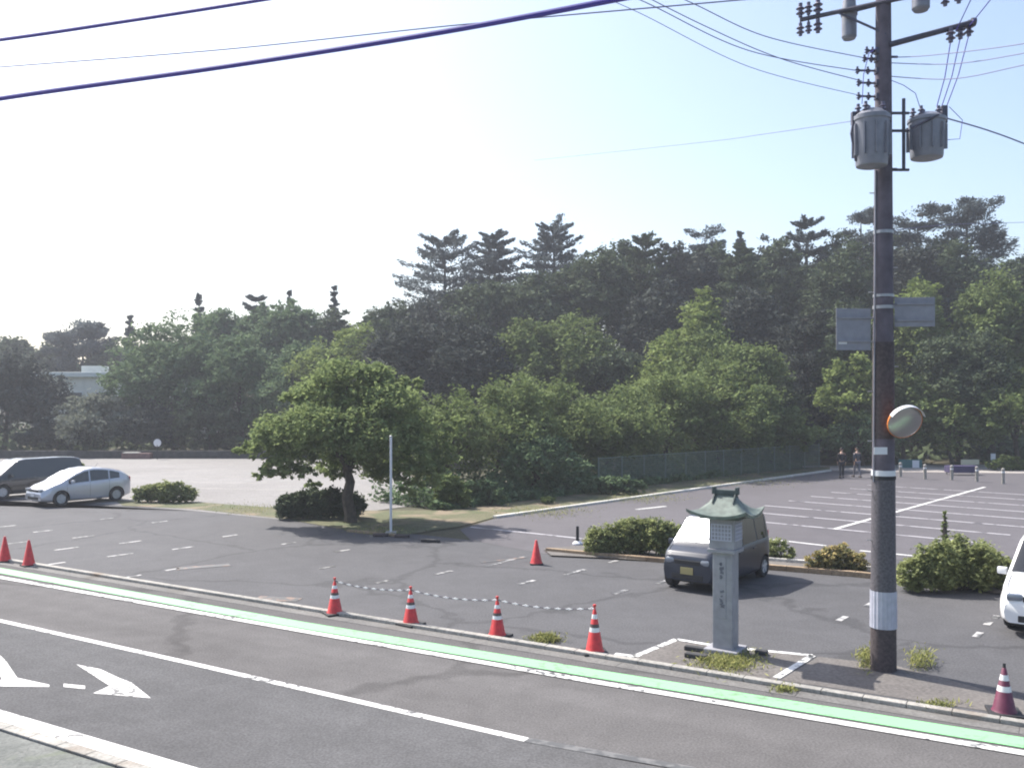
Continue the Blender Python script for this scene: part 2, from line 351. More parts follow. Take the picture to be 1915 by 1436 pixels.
# far lot: centre line with stalls each side
PC, QC = G(1560, 990), G(1842, 911); cdir = (QC - PC).normalized(); cper = Vector((-cdir.y, cdir.x, 0))
line('stall_centre_line', [PC, QC], .17, 'white', .018)
fl = MB()
for k in range(0, 8):
    c = PC + cdir * (k * 2.45 + .1)
    fl.strip(c - cper * (5.0 if k else 4.6), c + cper * 5.0, .17, .016)
struct(fl, 'stall_line', 'faintlot')
line('lot_edge_line', [G(1425, 1007), G(1545, 1021)], .16, 'white', .016)
line('lot_edge_line', [G(1608, 1030), G(1710, 1040)], .16, 'white', .016)
line('lot_edge_line', [G(880, 986), G(1000, 998), G(1100, 1009)], .16, 'faintlot', .016)
line('lot_edge_line', [G(1190, 953), G(1245, 947)], .2, 'white', .016)
yl = MB()
for k in range(5):
    a = G(300, 912 - k * 11); yl.strip(a, a + Vector((7 + k, -1.2, 0)), .14, .015)
struct(yl, 'yard_line', 'kerb')
# island round the sign
line('island_outline_marking', [G(1150, 1223), G(1187, 1228), G(1265, 1196), G(1338, 1208), G(1425, 1217), G(1520, 1226), G(1452, 1268)], .13, 'white', .013)
struct(MB().poly([g2(1187, 1231, .009), g2(1266, 1199, .009), g2(1338, 1210, .009), g2(1515, 1227, .009), g2(1450, 1272, .009), g2(1300, 1256, .009), g2(1187, 1240, .009)]), 'island_ground', 'dirt')
struct(MB().poly([g2(1530, 1228, .0085), g2(1680, 1246, .0085), g2(1915, 1310, .0085), g2(1940, 1345, .0085), g2(1915, 1340, .0085), g2(1460, 1272, .0085)]), 'dirt_edge', 'dirt')

# ------------------------------------------------------------------ hill
def sstep(a, b, x): t = np.clip((x - a) / (b - a), 0, 1); return t * t * (3 - 2 * t)
def hill_h(X, Y):
    X = np.asarray(X, float); Y = np.asarray(Y, float)
    s = (X - (-2)) * -.737 + (Y - 37.5) * .676
    t = np.minimum(s, Y - 64)
    az = X / np.maximum(Y, 1)
    return 9.5 * sstep(2, 34, t) * sstep(-.24, -.10, az) * (1 + .10 * sstep(.1, .5, az)) - .05 + .6 * sstep(0, 40, t) * np.sin(X * .13) * np.cos(Y * .11)
gx = np.linspace(-110, 150, 88); gy = np.linspace(38, 260, 75)
XX, YY = np.meshgrid(gx, gy); ZZ = hill_h(XX, YY)
hv = [(float(a), float(b), float(c)) for a, b, c in zip(XX.ravel(), YY.ravel(), ZZ.ravel())]
hf = [(j * 88 + i, j * 88 + i + 1, (j + 1) * 88 + i + 1, (j + 1) * 88 + i) for j in range(74) for i in range(87) if max(ZZ[j, i], ZZ[j + 1, i + 1]) > -.03]
hb = MB().add(hv, hf); tag(hb.build('hill', M['hill'], smooth=True), kind='structure')

# ------------------------------------------------------------------ foliage
def leaf_mesh(name, C, size, tint, mat, rng, parent=None, asp=.55, dirs=None, upb=.65):
    n = len(C); nr = rng.normal(size=(n, 3)); nr[:, 2] += upb * np.sign(nr[:, 2]); nr /= np.linalg.norm(nr, axis=1)[:, None]
    t = rng.normal(size=(n, 3)) if dirs is None else dirs + rng.normal(size=(n, 3)) * .35
    t -= nr * np.sum(t * nr, 1)[:, None]; t /= np.linalg.norm(t, axis=1)[:, None] + 1e-9
    b = np.cross(nr, t); s = (size * rng.uniform(.6, 1.3, n))[:, None]
    V = np.stack([C + t * s, C + b * s * asp + t * s * .1, C - t * s, C - b * s * asp - t * s * .1], 1).reshape(-1, 3)
    me = bpy.data.meshes.new(name); me.vertices.add(4 * n); me.vertices.foreach_set('co', V.ravel())
    me.loops.add(4 * n); me.loops.foreach_set('vertex_index', np.arange(4 * n, dtype=np.int32))
    me.polygons.add(n); me.polygons.foreach_set('loop_start', np.arange(0, 4 * n, 4, dtype=np.int32)); me.polygons.foreach_set('loop_total', np.full(n, 4, dtype=np.int32))
    me.update(calc_edges=True)
    a = me.attributes.new('tint', 'FLOAT', 'FACE'); a.data.foreach_set('value', np.clip(tint, 0, 1).astype(np.float32))
    me.materials.append(mat); o = bpy.data.objects.new(name, me); COL.objects.link(o)
    if parent: o.parent = parent
    return o
def lobe_points(rng, lobes, n, nclump):
    """clumps of leaves over the outside of each lobe; lobes: (cx,cy,cz,rx,ry,rz)"""
    lobes = np.array(lobes, float); wgt = lobes[:, 3] * lobes[:, 4] + lobes[:, 3] * lobes[:, 5]; wgt /= wgt.sum()
    li = rng.choice(len(lobes), nclump, p=wgt); u = rng.normal(size=(nclump, 3)); u /= np.linalg.norm(u, axis=1)[:, None]
    r = rng.uniform(.55, 1.05, nclump)[:, None]
    cc = lobes[li, :3] + u * r * lobes[li, 3:]; cr = (lobes[li, 3:].mean(1) * rng.uniform(.10, .30, nclump))[:, None]
    ct = rng.beta(2, 2.4, nclump)
    k = rng.integers(0, nclump, n)
    pts = cc[k] + rng.normal(size=(n, 3)) * cr[k] * np.array([.75, .75, .5])
    return pts, np.clip(ct[k] + rng.normal(size=n) * .12, 0, 1)
def limb(mb, a, b, r0, r1, rng, n=5, sag=.15):
    a = Vector(a); b = Vector(b); L_ = (b - a).length; pts = []
    for i in range(n + 1):
        t = i / n; p = a.lerp(b, t); p.z += math.sin(t * math.pi) * L_ * sag * .5
        if 0 < i < n: p += Vector(rng.normal(size=3) * L_ * .03)
        pts.append(p)
    mb.tube(pts, [r0 + (r1 - r0) * i / n for i in range(n + 1)], 7)
def broadleaf(loc, h, w, mat, label, seed, n=4500, leaf=.3, base=.25, nl=11, name='broadleaf_tree', group='trees of the wooded hill', lobes=None, trunk_r=None):
    rng = np.random.default_rng(seed); root = thing(name, label, 'tree', loc, 0, group)
    if lobes is None:
        zc = h * (1 + base) / 2; rz = h * (1 - base) / 2; lobes = []
        for i in range(nl):
            u = rng.normal(size=3); u /= np.linalg.norm(u); u[2] = abs(u[2]) * 1.0 - .35
            rr = rng.uniform(.26, .42); q = rng.uniform(.55, .85)
            lobes.append((u[0] * w / 2 * (1 - rr) * q * 1.35, u[1] * w / 2 * (1 - rr) * q * 1.35, zc + u[2] * rz * (1 - rr) * 1.2, w / 2 * rr * 1.2, w / 2 * rr * 1.2, rz * rr * 1.05))
        lobes.append((rng.uniform(-.1, .1) * w, 0, h - rz * .42, w * .22, w * .22, rz * .42)); lobes.append((0, 0, zc - rz * .2, w * .33, w * .33, rz * .6))
    pts, ti = lobe_points(rng, lobes, n, max(40, n // 38)); pts[:, 2] = np.maximum(pts[:, 2], .15)
    leaf_mesh('crown', pts, leaf, ti, LM[mat], rng, root)
    mb = MB(); tr = trunk_r or max(.12, h * .028); top = Vector((rng.uniform(-.3, .3), rng.uniform(-.3, .3), h * .45))
    limb(mb, (0, 0, -.3), top, tr, tr * .5, rng, 5, 0)
    for l in sorted(lobes, key=lambda q: -q[3])[:7]:
        s0 = Vector((0, 0, -.3)).lerp(top, rng.uniform(.5, .98)); limb(mb, s0, (l[0], l[1], l[2]), tr * .42, tr * .1, rng, 4)
    mb.build('trunk', M['bark'], root, smooth=True)
    return root
def conifer(loc, h, w, mat, label, seed, tiers=14, br=7, base=.15, shape='cone', rise=.15, n=4200, leaf=.28, pad=.16, name='conifer', group='trees of the wooded hill', lean=0):
    rng = np.random.default_rng(seed); root = thing(name, label, 'tree', loc, 0, group)
    tr = max(.1, h * .02); mb = MB(); ax = lambda z: Vector((lean * (z / h) ** 1.5, 0, z))
    kt = .86 if shape == 'fan' else .95
    mb.tube([ax(-.0) - Vector((0, 0, .3)), ax(h * .3), ax(h * .6), ax(h * kt * .9), ax(h * kt)], [tr, tr * .8, tr * .55, tr * .3, tr * .06], 7)
    C, D, T = [], [], []; nb = tiers * br; per = max(8, n // nb)
    for k in range(tiers):
        t = (k + .3) / tiers
        for j in range(br):
            z = h * (base + (1 - base) * t) + rng.uniform(-.5, .5) * h / tiers * .6
            if shape == 'cone': rad = (1 - t) ** .85 * 1.0 + .05
            elif shape == 'flat': rad = .55 + .45 * math.sin(min(1, t * 1.15) * math.pi * .8)
            else: rad = math.sqrt(max(.10, 1 - (t * .98) ** 2.6)) * (.8 + .2 * min(1, t * 3))
            if shape == 'fan': rad = 1.0 - .76 * t ** 1.5; z = h * (base + (.93 - base) * t) + rng.uniform(-.2, .2)
            L_ = w / 2 * rad * rng.uniform(.55, 1.12); a = rng.uniform(0, 2 * math.pi)
            z = min(z, h * .985); o = ax(max(z, .1)); rs = rise * rng.uniform(.5, 1.5) + (.75 * t ** 2 if shape == 'fan' else .45 * max(0, t - .6) if shape != 'flat' else 0)
            if shape == 'fan': a = 2 * math.pi * (j + rng.uniform(0, .55)) / br + k * 2.4; rs = -.06 + .55 * t ** 1.6 + rng.uniform(-.06, .10)
            L_ = L_ * (1 if shape != 'fan' else rng.uniform(.8, 1.0) / .85); tip = o + Vector((math.cos(a) * L_, math.sin(a) * L_, L_ * rs))
            mid = o.lerp(tip, .5) - Vector((0, 0, L_ * .06)); mb.tube([o, mid, tip], [tr * .22, tr * .13, tr * .03], 4, cap=False)
            q = rng.uniform(.22, 1.02, per) ** .8
            pts = (1 - q)[:, None] ** 2 * np.array(o) + (2 * q * (1 - q))[:, None] * np.array(mid) + (q ** 2)[:, None] * np.array(tip)
            sp = L_ * pad * (1.15 - q * .75); side = np.array([-math.sin(a), math.cos(a), 0])
            pts += side * (rng.normal(size=per) * sp * 1.1)[:, None]; pts[:, 2] += rng.normal(size=per) * sp * .45
            C.append(pts); D.append(np.tile(np.array(tip - o) / max(L_, .01), (per, 1))); T.append(np.full(per, rng.beta(2, 2)) + rng.normal(size=per) * .1)
    leaf_mesh('crown', np.concatenate(C), leaf, np.concatenate(T), LM[mat], rng, root, asp=.34, dirs=np.concatenate(D) + np.array([0, 0, .25]))
    mb.build('trunk', M['bark'], root, smooth=True)
    return root
def tree(kind, px, d, top, wpx, mat, label, seed, **k):
    X = (px - CX) * d / F; z = float(hill_h(X, d)) if d > 38 else 0.0; z = max(z, 0)
    h = CAM_H - (top - HZ) * d / F - z; w = wpx * d / F * (1.22 if kind in 'bpf' else 1.1)
    loc = (X, d, z); big = h * w
    nn_ = int(np.clip(big * 240, 6000, 26000)); lf = float(np.clip(.0024 * d, .11, .27)); k.pop('n', None)
    if kind in 'pf': k['n'] = 17000 if wpx > 90 else 6000
    if kind == 'b': return broadleaf(loc, h, w, mat, label, seed, n=k.pop('n', nn_), leaf=k.pop('leaf', lf), **k)
    if kind == 'c': return conifer(loc, h, w, mat, label, seed, tiers=19, br=10, shape='cone', rise=.12, pad=.24, n=max(9000, nn_), leaf=lf, name='cedar_tree', **k)
    if kind == 'r': return conifer(loc, h, w, mat, label, seed, tiers=15, br=9, shape='round', rise=.2, n=k.pop('n', nn_), leaf=lf, name='cedar_tree', base=.05, **k)
    if kind == 'p': return conifer(loc, h, w, mat, label, seed, tiers=k.pop('tiers', 10), br=9, shape='fan', rise=k.pop('rise', .12), base=k.pop('base', .3), pad=.15, leaf=lf * .95, name='pine_tree', group='conifers along the skyline', **k)
    if kind == 'f': return conifer(loc, h, w, mat, label, seed, tiers=5, br=9, shape='flat', rise=.14, base=.55, pad=.26, leaf=lf * .95, name='pine_tree', group='conifers along the skyline', **k)
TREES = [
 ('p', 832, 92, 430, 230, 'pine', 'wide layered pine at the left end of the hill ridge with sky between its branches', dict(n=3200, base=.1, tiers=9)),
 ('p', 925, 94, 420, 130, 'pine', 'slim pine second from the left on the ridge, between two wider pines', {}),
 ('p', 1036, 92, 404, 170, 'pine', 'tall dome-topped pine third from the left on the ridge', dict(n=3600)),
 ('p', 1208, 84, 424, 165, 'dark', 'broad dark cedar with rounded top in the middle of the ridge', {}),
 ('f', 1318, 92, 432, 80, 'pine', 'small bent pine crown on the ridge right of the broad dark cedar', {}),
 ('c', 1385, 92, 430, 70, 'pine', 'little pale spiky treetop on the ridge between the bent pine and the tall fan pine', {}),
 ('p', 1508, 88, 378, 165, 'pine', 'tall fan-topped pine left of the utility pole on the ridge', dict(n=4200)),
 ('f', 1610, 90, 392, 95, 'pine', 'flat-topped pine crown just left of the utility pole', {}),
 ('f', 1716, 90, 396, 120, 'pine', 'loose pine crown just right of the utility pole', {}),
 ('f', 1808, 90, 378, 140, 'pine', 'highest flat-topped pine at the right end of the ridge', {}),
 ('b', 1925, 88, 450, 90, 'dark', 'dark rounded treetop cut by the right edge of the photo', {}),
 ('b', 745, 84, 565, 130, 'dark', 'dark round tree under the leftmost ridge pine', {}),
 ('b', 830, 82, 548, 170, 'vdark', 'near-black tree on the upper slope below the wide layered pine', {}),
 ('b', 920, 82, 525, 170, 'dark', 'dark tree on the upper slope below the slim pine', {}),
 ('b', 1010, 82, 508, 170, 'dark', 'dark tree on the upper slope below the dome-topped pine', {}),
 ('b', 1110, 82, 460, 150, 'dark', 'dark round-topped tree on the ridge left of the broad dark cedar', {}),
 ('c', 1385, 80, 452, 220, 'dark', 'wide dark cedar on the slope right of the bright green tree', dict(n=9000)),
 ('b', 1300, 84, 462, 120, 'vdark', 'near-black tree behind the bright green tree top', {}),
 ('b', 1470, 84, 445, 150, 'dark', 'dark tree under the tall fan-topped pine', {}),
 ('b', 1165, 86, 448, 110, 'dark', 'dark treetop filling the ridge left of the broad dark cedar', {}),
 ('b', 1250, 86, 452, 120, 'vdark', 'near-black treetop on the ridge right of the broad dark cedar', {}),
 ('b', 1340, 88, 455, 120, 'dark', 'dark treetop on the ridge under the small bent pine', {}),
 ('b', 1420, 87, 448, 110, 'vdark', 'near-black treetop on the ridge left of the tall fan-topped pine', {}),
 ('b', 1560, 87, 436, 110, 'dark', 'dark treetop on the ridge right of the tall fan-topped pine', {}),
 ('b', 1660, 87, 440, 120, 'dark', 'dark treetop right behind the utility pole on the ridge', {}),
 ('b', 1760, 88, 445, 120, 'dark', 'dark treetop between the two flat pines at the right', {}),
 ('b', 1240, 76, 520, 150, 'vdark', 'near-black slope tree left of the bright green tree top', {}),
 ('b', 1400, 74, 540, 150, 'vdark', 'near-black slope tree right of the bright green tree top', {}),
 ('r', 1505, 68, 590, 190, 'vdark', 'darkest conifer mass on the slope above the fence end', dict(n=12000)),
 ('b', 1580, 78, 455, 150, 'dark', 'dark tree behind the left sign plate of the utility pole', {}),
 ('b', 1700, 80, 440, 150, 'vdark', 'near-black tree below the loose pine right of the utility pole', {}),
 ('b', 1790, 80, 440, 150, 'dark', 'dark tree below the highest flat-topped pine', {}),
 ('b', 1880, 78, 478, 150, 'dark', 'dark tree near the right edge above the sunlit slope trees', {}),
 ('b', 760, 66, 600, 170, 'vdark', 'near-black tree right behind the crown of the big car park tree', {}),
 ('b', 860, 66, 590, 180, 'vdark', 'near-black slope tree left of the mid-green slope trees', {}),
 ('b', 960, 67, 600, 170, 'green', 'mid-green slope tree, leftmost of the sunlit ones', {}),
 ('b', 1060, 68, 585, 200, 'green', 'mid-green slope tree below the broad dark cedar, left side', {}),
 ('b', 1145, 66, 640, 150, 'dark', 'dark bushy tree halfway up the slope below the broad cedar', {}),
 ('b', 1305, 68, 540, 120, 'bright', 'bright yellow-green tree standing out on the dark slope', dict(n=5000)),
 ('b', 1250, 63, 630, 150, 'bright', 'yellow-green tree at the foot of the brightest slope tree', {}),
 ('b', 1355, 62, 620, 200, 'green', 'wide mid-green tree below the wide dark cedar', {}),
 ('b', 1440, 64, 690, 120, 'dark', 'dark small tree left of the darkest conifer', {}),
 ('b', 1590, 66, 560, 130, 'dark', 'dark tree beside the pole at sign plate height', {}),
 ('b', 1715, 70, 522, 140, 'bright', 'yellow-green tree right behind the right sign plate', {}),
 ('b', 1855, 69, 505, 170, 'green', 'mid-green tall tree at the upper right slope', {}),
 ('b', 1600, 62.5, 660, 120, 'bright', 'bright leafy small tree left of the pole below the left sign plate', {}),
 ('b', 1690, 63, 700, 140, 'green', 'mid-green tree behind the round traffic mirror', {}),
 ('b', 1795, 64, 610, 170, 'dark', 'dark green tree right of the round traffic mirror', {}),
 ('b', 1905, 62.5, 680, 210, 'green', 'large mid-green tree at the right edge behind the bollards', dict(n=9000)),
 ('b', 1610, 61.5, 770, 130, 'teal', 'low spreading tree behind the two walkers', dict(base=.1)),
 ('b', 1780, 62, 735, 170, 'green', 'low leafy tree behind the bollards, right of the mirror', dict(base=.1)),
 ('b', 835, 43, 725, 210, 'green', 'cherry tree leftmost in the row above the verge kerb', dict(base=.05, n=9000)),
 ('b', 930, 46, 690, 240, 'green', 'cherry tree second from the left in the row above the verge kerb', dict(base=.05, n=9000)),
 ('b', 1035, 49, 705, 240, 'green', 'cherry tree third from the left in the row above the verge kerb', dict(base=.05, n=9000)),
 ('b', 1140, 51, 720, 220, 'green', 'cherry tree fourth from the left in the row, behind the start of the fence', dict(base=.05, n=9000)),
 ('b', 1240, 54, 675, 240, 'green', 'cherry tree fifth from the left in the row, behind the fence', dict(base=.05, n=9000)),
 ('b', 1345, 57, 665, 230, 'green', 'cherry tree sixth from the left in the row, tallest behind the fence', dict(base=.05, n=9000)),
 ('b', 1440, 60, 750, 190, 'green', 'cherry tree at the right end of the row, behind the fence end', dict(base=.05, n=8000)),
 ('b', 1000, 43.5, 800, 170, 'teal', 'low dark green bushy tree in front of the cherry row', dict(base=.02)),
 ('b', 8, 76, 655, 190, 'vdark', 'large dark tree at the left edge behind the dark minivan', dict(n=9000, base=.1)),
 ('b', 20, 118, 628, 140, 'dark', 'distant dark treetop at the far left of the skyline', {}),
 ('b', 95, 118, 640, 90, 'dark', 'low distant treetop left of the distant round pine', {}),
 ('f', 155, 112, 604, 110, 'pine', 'distant round-topped pine above the pale building', {}),
 ('c', 243, 110, 588, 60, 'pine', 'thin distant conifer top above the right end of the pale building', {}),
 ('b', 205, 112, 640, 110, 'dark', 'distant dark treetop between the round pine and the thin conifer', {}),
 ('b', 190, 75, 728, 160, 'grey', 'grey-green shrubby tree in front of the pale building', dict(base=.05)),
 ('b', 325, 80, 582, 220, 'teal', 'tall blue-green tree right of the pale building', dict(n=8000, base=.1)),
 ('c', 372, 98, 546, 60, 'pine', 'small conifer tip above the tall blue-green tree', {}),
 ('p', 480, 96, 526, 95, 'pine', 'pointed conifer on the left skyline above the green trees', dict(base=.25)),
 ('b', 415, 92, 572, 110, 'teal', 'blue-green treetop left of the pointed conifer on the left skyline', {}),
 ('b', 500, 90, 565, 120, 'teal', 'blue-green tree just in front of the pointed conifer', {}),
 ('b', 625, 88, 578, 110, 'dark', 'dark green treetop around the thin spire on the left skyline', {}),
 ('b', 690, 90, 592, 100, 'dark', 'dark green treetop where the left skyline meets the hill', {}),
 ('b', 560, 88, 566, 150, 'teal', 'rounded blue-green tree right of the pointed conifer', {}),
 ('c', 625, 92, 532, 55, 'pine', 'thin spire-like conifer rising alone on the left skyline', dict()),
 ('c', 541, 95, 540, 40, 'pine', 'tiny conifer tip between the pointed conifer and the thin spire', dict(n=900)),
 ('b', 450, 77, 630, 180, 'teal', 'mid-height blue-green tree below the pointed conifer', dict(n=7000, base=.05)),
 ('b', 560, 75, 640, 150, 'teal', 'blue-green tree behind the left side of the big car park tree', dict(base=.05)),
 ('b', 645, 72, 600, 150, 'bright', 'yellow-green treetop just above the big car park tree', {}),
 ('b', 705, 76, 590, 130, 'dark', 'dark green tree at the left foot of the hill ridge', {}),
 ('b', 290, 75, 745, 130, 'vdark', 'dark low tree behind the small white glint disc', dict(base=.05)),
 ('b', 395, 75, 740, 140, 'dark', 'dark low tree at the far end of the gravel yard', dict(base=.05)),
 ('b', 110, 75, 770, 120, 'vdark', 'dark low tree behind the silver car', dict(base=.05)),
]
for i, (kd_, px, d, top, w, m, lab, ex) in enumerate(TREES): tree(kd_, px, d, top, w, m, lab, 100 + i * 7, **dict(ex))
# understory on the slope: nobody could count it
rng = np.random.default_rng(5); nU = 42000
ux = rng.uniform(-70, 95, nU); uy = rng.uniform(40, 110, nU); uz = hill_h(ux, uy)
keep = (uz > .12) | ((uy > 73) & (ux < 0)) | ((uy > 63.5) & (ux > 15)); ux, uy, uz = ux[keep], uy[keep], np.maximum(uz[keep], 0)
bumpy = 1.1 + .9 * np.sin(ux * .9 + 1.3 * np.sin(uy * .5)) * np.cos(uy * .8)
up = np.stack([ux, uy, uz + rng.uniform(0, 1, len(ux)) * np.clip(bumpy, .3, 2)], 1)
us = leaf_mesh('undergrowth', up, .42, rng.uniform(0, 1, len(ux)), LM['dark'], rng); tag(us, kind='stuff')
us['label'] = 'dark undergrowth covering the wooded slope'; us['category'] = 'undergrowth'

nF = 26000; q1 = rng.uniform(0, 1, nF); q2 = rng.uniform(0, 1, nF) ** 1.3
pa, pb = G(880, 962), G(1545, 876); dd_ = (pb - pa).normalized(); nn2 = Vector((-dd_.y, dd_.x, 0))
fx = pa.x + (pb.x - pa.x) * q1 + nn2.x * (1.6 + 5 * q2); fy = pa.y + (pb.y - pa.y) * q1 + nn2.y * (1.6 + 5 * q2)
fz_ = np.maximum(hill_h(fx, fy), 0) + rng.uniform(0, 1, nF) * (.35 + 1.1 * np.abs(np.sin(fx * .8 + np.cos(fy * .6) * 1.7))) * np.clip(q2 * 3, .3, 1)
fu = leaf_mesh('thicket', np.stack([fx, fy, fz_], 1), .13, rng.uniform(0, 1, nF), LM['teal'], rng); tag(fu, 'low leafy thicket under the cherry trees behind the verge', 'thicket', kind='stuff')

# the big tree of the car park island
T0 = G(657, 978); sc = T0.y / F
def lob(px, py, rpx, rzpx, dy=0): v = P(px, py, T0.y); return (v.x - T0.x, dy, v.z, rpx * sc, rpx * sc * 1.0, rzpx * sc)
lobs = [lob(650, 722, 70, 42), lob(590, 745, 58, 40, .8), lob(722, 752, 68, 42, -.4), lob(768, 800, 46, 42, .5), lob(540, 805, 55, 36, -.6), lob(492, 836, 34, 24), lob(605, 800, 75, 42, -1.2),
        lob(690, 810, 80, 46, -1.0), lob(775, 850, 38, 34, -.7), lob(560, 855, 45, 24, -.5), lob(640, 850, 55, 28, .6), lob(725, 862, 48, 30, 1.0), lob(620, 690, 34, 24, .5), lob(520, 872, 24, 16, -.8), lob(700, 700, 34, 22), lob(585, 880, 16, 14, -.9), lob(545, 890, 12, 12, -.4), lob(735, 895, 18, 12, .3), lob(800, 885, 34, 26, .5), lob(770, 915, 24, 16, 1.0), lob(590, 905, 14, 10, -.3), lob(500, 885, 14, 12, -.6), lob(830, 850, 26, 26, .3), lob(700, 885, 40, 18, 1.6), lob(610, 885, 34, 16, 1.5), lob(845, 800, 24, 20, .2), lob(760, 720, 26, 16, .4), lob(545, 745, 22, 14, .2), lob(450, 845, 16, 12, .1), lob(470, 812, 18, 12, .2)]
broadleaf((T0.x, T0.y, 0), 6.2, 8, 'park', 'big spreading tree on the car park island behind the low dark hedge', 77, n=52000, leaf=.085, lobes=lobs, trunk_r=.26, group=None, name='spreading_tree')

# ------------------------------------------------------------------ shrubs and grass
def shrub(px, py, wpx, hpx, mat, label, seed, depth=.7, leaf=.06, n=5000, group='shrubs in the car park beds', cat='shrub', lumps=7):
    leaf *= .72; n = int(n * 1.9)
    c = G(px, py); s = c.y / F; w = wpx * s; h = hpx * s; rng = np.random.default_rng(seed)
    root = thing('shrub', label, cat, (c.x, c.y, .03), 0, group); lobes = []
    for i in range(lumps):
        x = -w / 2 + w * (i + .5) / lumps; r = w / lumps * rng.uniform(.75, 1.05); e = math.sqrt(max(.1, 1 - (2 * x / w) ** 2 * .75))
        hh = h * e * rng.uniform(.42, .52); lobes.append((x * .88, rng.uniform(-.3, .3) * depth, hh, r, max(.25, w * .16 * depth), hh))
    pts, ti = lobe_points(rng, lobes, n, n // 22); pts[:, 2] = np.maximum(pts[:, 2], rng.uniform(0, .15, len(pts)))
    leaf_mesh('foliage', pts, leaf, ti, LM[mat], rng, root, upb=.8)
    mb = MB()
    for i in range(9):
        a = Vector((rng.uniform(-.2, .2) * w, 0, -.05)); mb.tube([a, a + Vector((rng.uniform(-.25, .25) * w, rng.uniform(-.2, .2), h * .6))], [.02, .008], 5)
    mb.build('stem', M['bark'], root)
    return root
shrub(305, 940, 118, 44, 'shrub', 'rounded shrub beside the silver car with dry yellow top', 11, leaf=.10, n=5000)
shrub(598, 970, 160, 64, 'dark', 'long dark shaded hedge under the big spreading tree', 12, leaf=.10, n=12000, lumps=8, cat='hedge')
shrub(1195, 1040, 200, 78, 'shrub', 'long clipped azalea left of the small dark van', 13, leaf=.075, n=12000, lumps=8)
shrub(1452, 1048, 50, 42, 'shrub', 'small shrub just behind the rear of the dark van', 14, leaf=.06, n=1600, lumps=4)
shrub(1562, 1068, 104, 48, 'rust', 'small shrub with orange-brown top left of the utility pole', 15, leaf=.065, n=3600, lumps=5)
shrub(1790, 1104, 228, 100, 'shrub', 'large green shrub right of the utility pole', 16, leaf=.075, n=13000, lumps=8)
shrub(145, 905, 90, 40, 'bright', 'light green shrub behind the dark minivan roof', 17, leaf=.12, n=1500, lumps=5)
shrub(900, 945, 90, 50, 'teal', 'low shady shrub at the left end of the verge', 18, leaf=.12, n=2500, group='shrubs along the verge')
shrub(845, 950, 70, 60, 'green', 'green shrub right of the thin sign post', 19, leaf=.12, n=2200, group='shrubs along the verge')
shrub(1025, 942, 22, 16, 'green', 'tiny tuft-like shrub on the dry verge', 20, leaf=.07, n=500, group='shrubs along the verge', lumps=3)
shrub(1150, 925, 110, 40, 'teal', 'low shrub at the left end of the mesh fence', 21, leaf=.12, n=2500, group='shrubs along the verge')
shrub(1885, 880, 90, 30, 'green', 'low shrub beyond the rightmost bollard', 22, leaf=.15, n=1200, group='shrubs beyond the bollards')
conifer(tuple(G(1767, 1040)), 1.35, .32, 'bright', 'slender young conifer shoot rising behind the large green shrub', 23, tiers=9, br=6, base=.1, n=900, leaf=.06, name='young_conifer', group=None)
def grass(pxs, n, label, seed, hgt=.16):
    rng = np.random.default_rng(seed); C = []
    for (x0, y0, x1, y1) in pxs:
        for _ in range(n):
            a = rng.normal(.5, .22); b = rng.normal(.5, .22); v = G(x0 + (x1 - x0) * a, y0 + (y1 - y0) * b); C.append((v.x, v.y, rng.uniform(.01, hgt)))
    C = np.array(C); o = leaf_mesh('grass', C, .06, rng.uniform(0, 1, len(C)), LM['grass'], rng, asp=.16, dirs=np.tile([0, 0, 1.2], (len(C), 1)))
    o['label'] = label; o['category'] = 'grass'; return tag(o, kind='stuff')
grass([(985, 1190, 1055, 1206), (1000, 1192, 1040, 1202)], 500, 'yellow-green grass tufts on the kerb between the cones', 31, .1)
grass([(1290, 1218, 1430, 1262)], 1500, 'short grass round the foot of the stone sign', 32, .08)
grass([(1690, 1225, 1755, 1258), (1600, 1220, 1640, 1258)], 420, 'weeds at the foot of the utility pole', 33, .22)
grass([(1440, 1280, 1500, 1300), (1700, 1310, 1800, 1330)], 200, 'thin weeds along the kerb', 34, .06)
grass([(920, 950, 1120, 972), (1100, 925, 1300, 945), (1280, 892, 1540, 915)], 900, 'dry grass on the verge behind the white kerb', 35, .2)
grass([(640, 985, 780, 1004), (380, 942, 560, 965)], 500, 'dry grass on the tree bed edge', 36, .12)

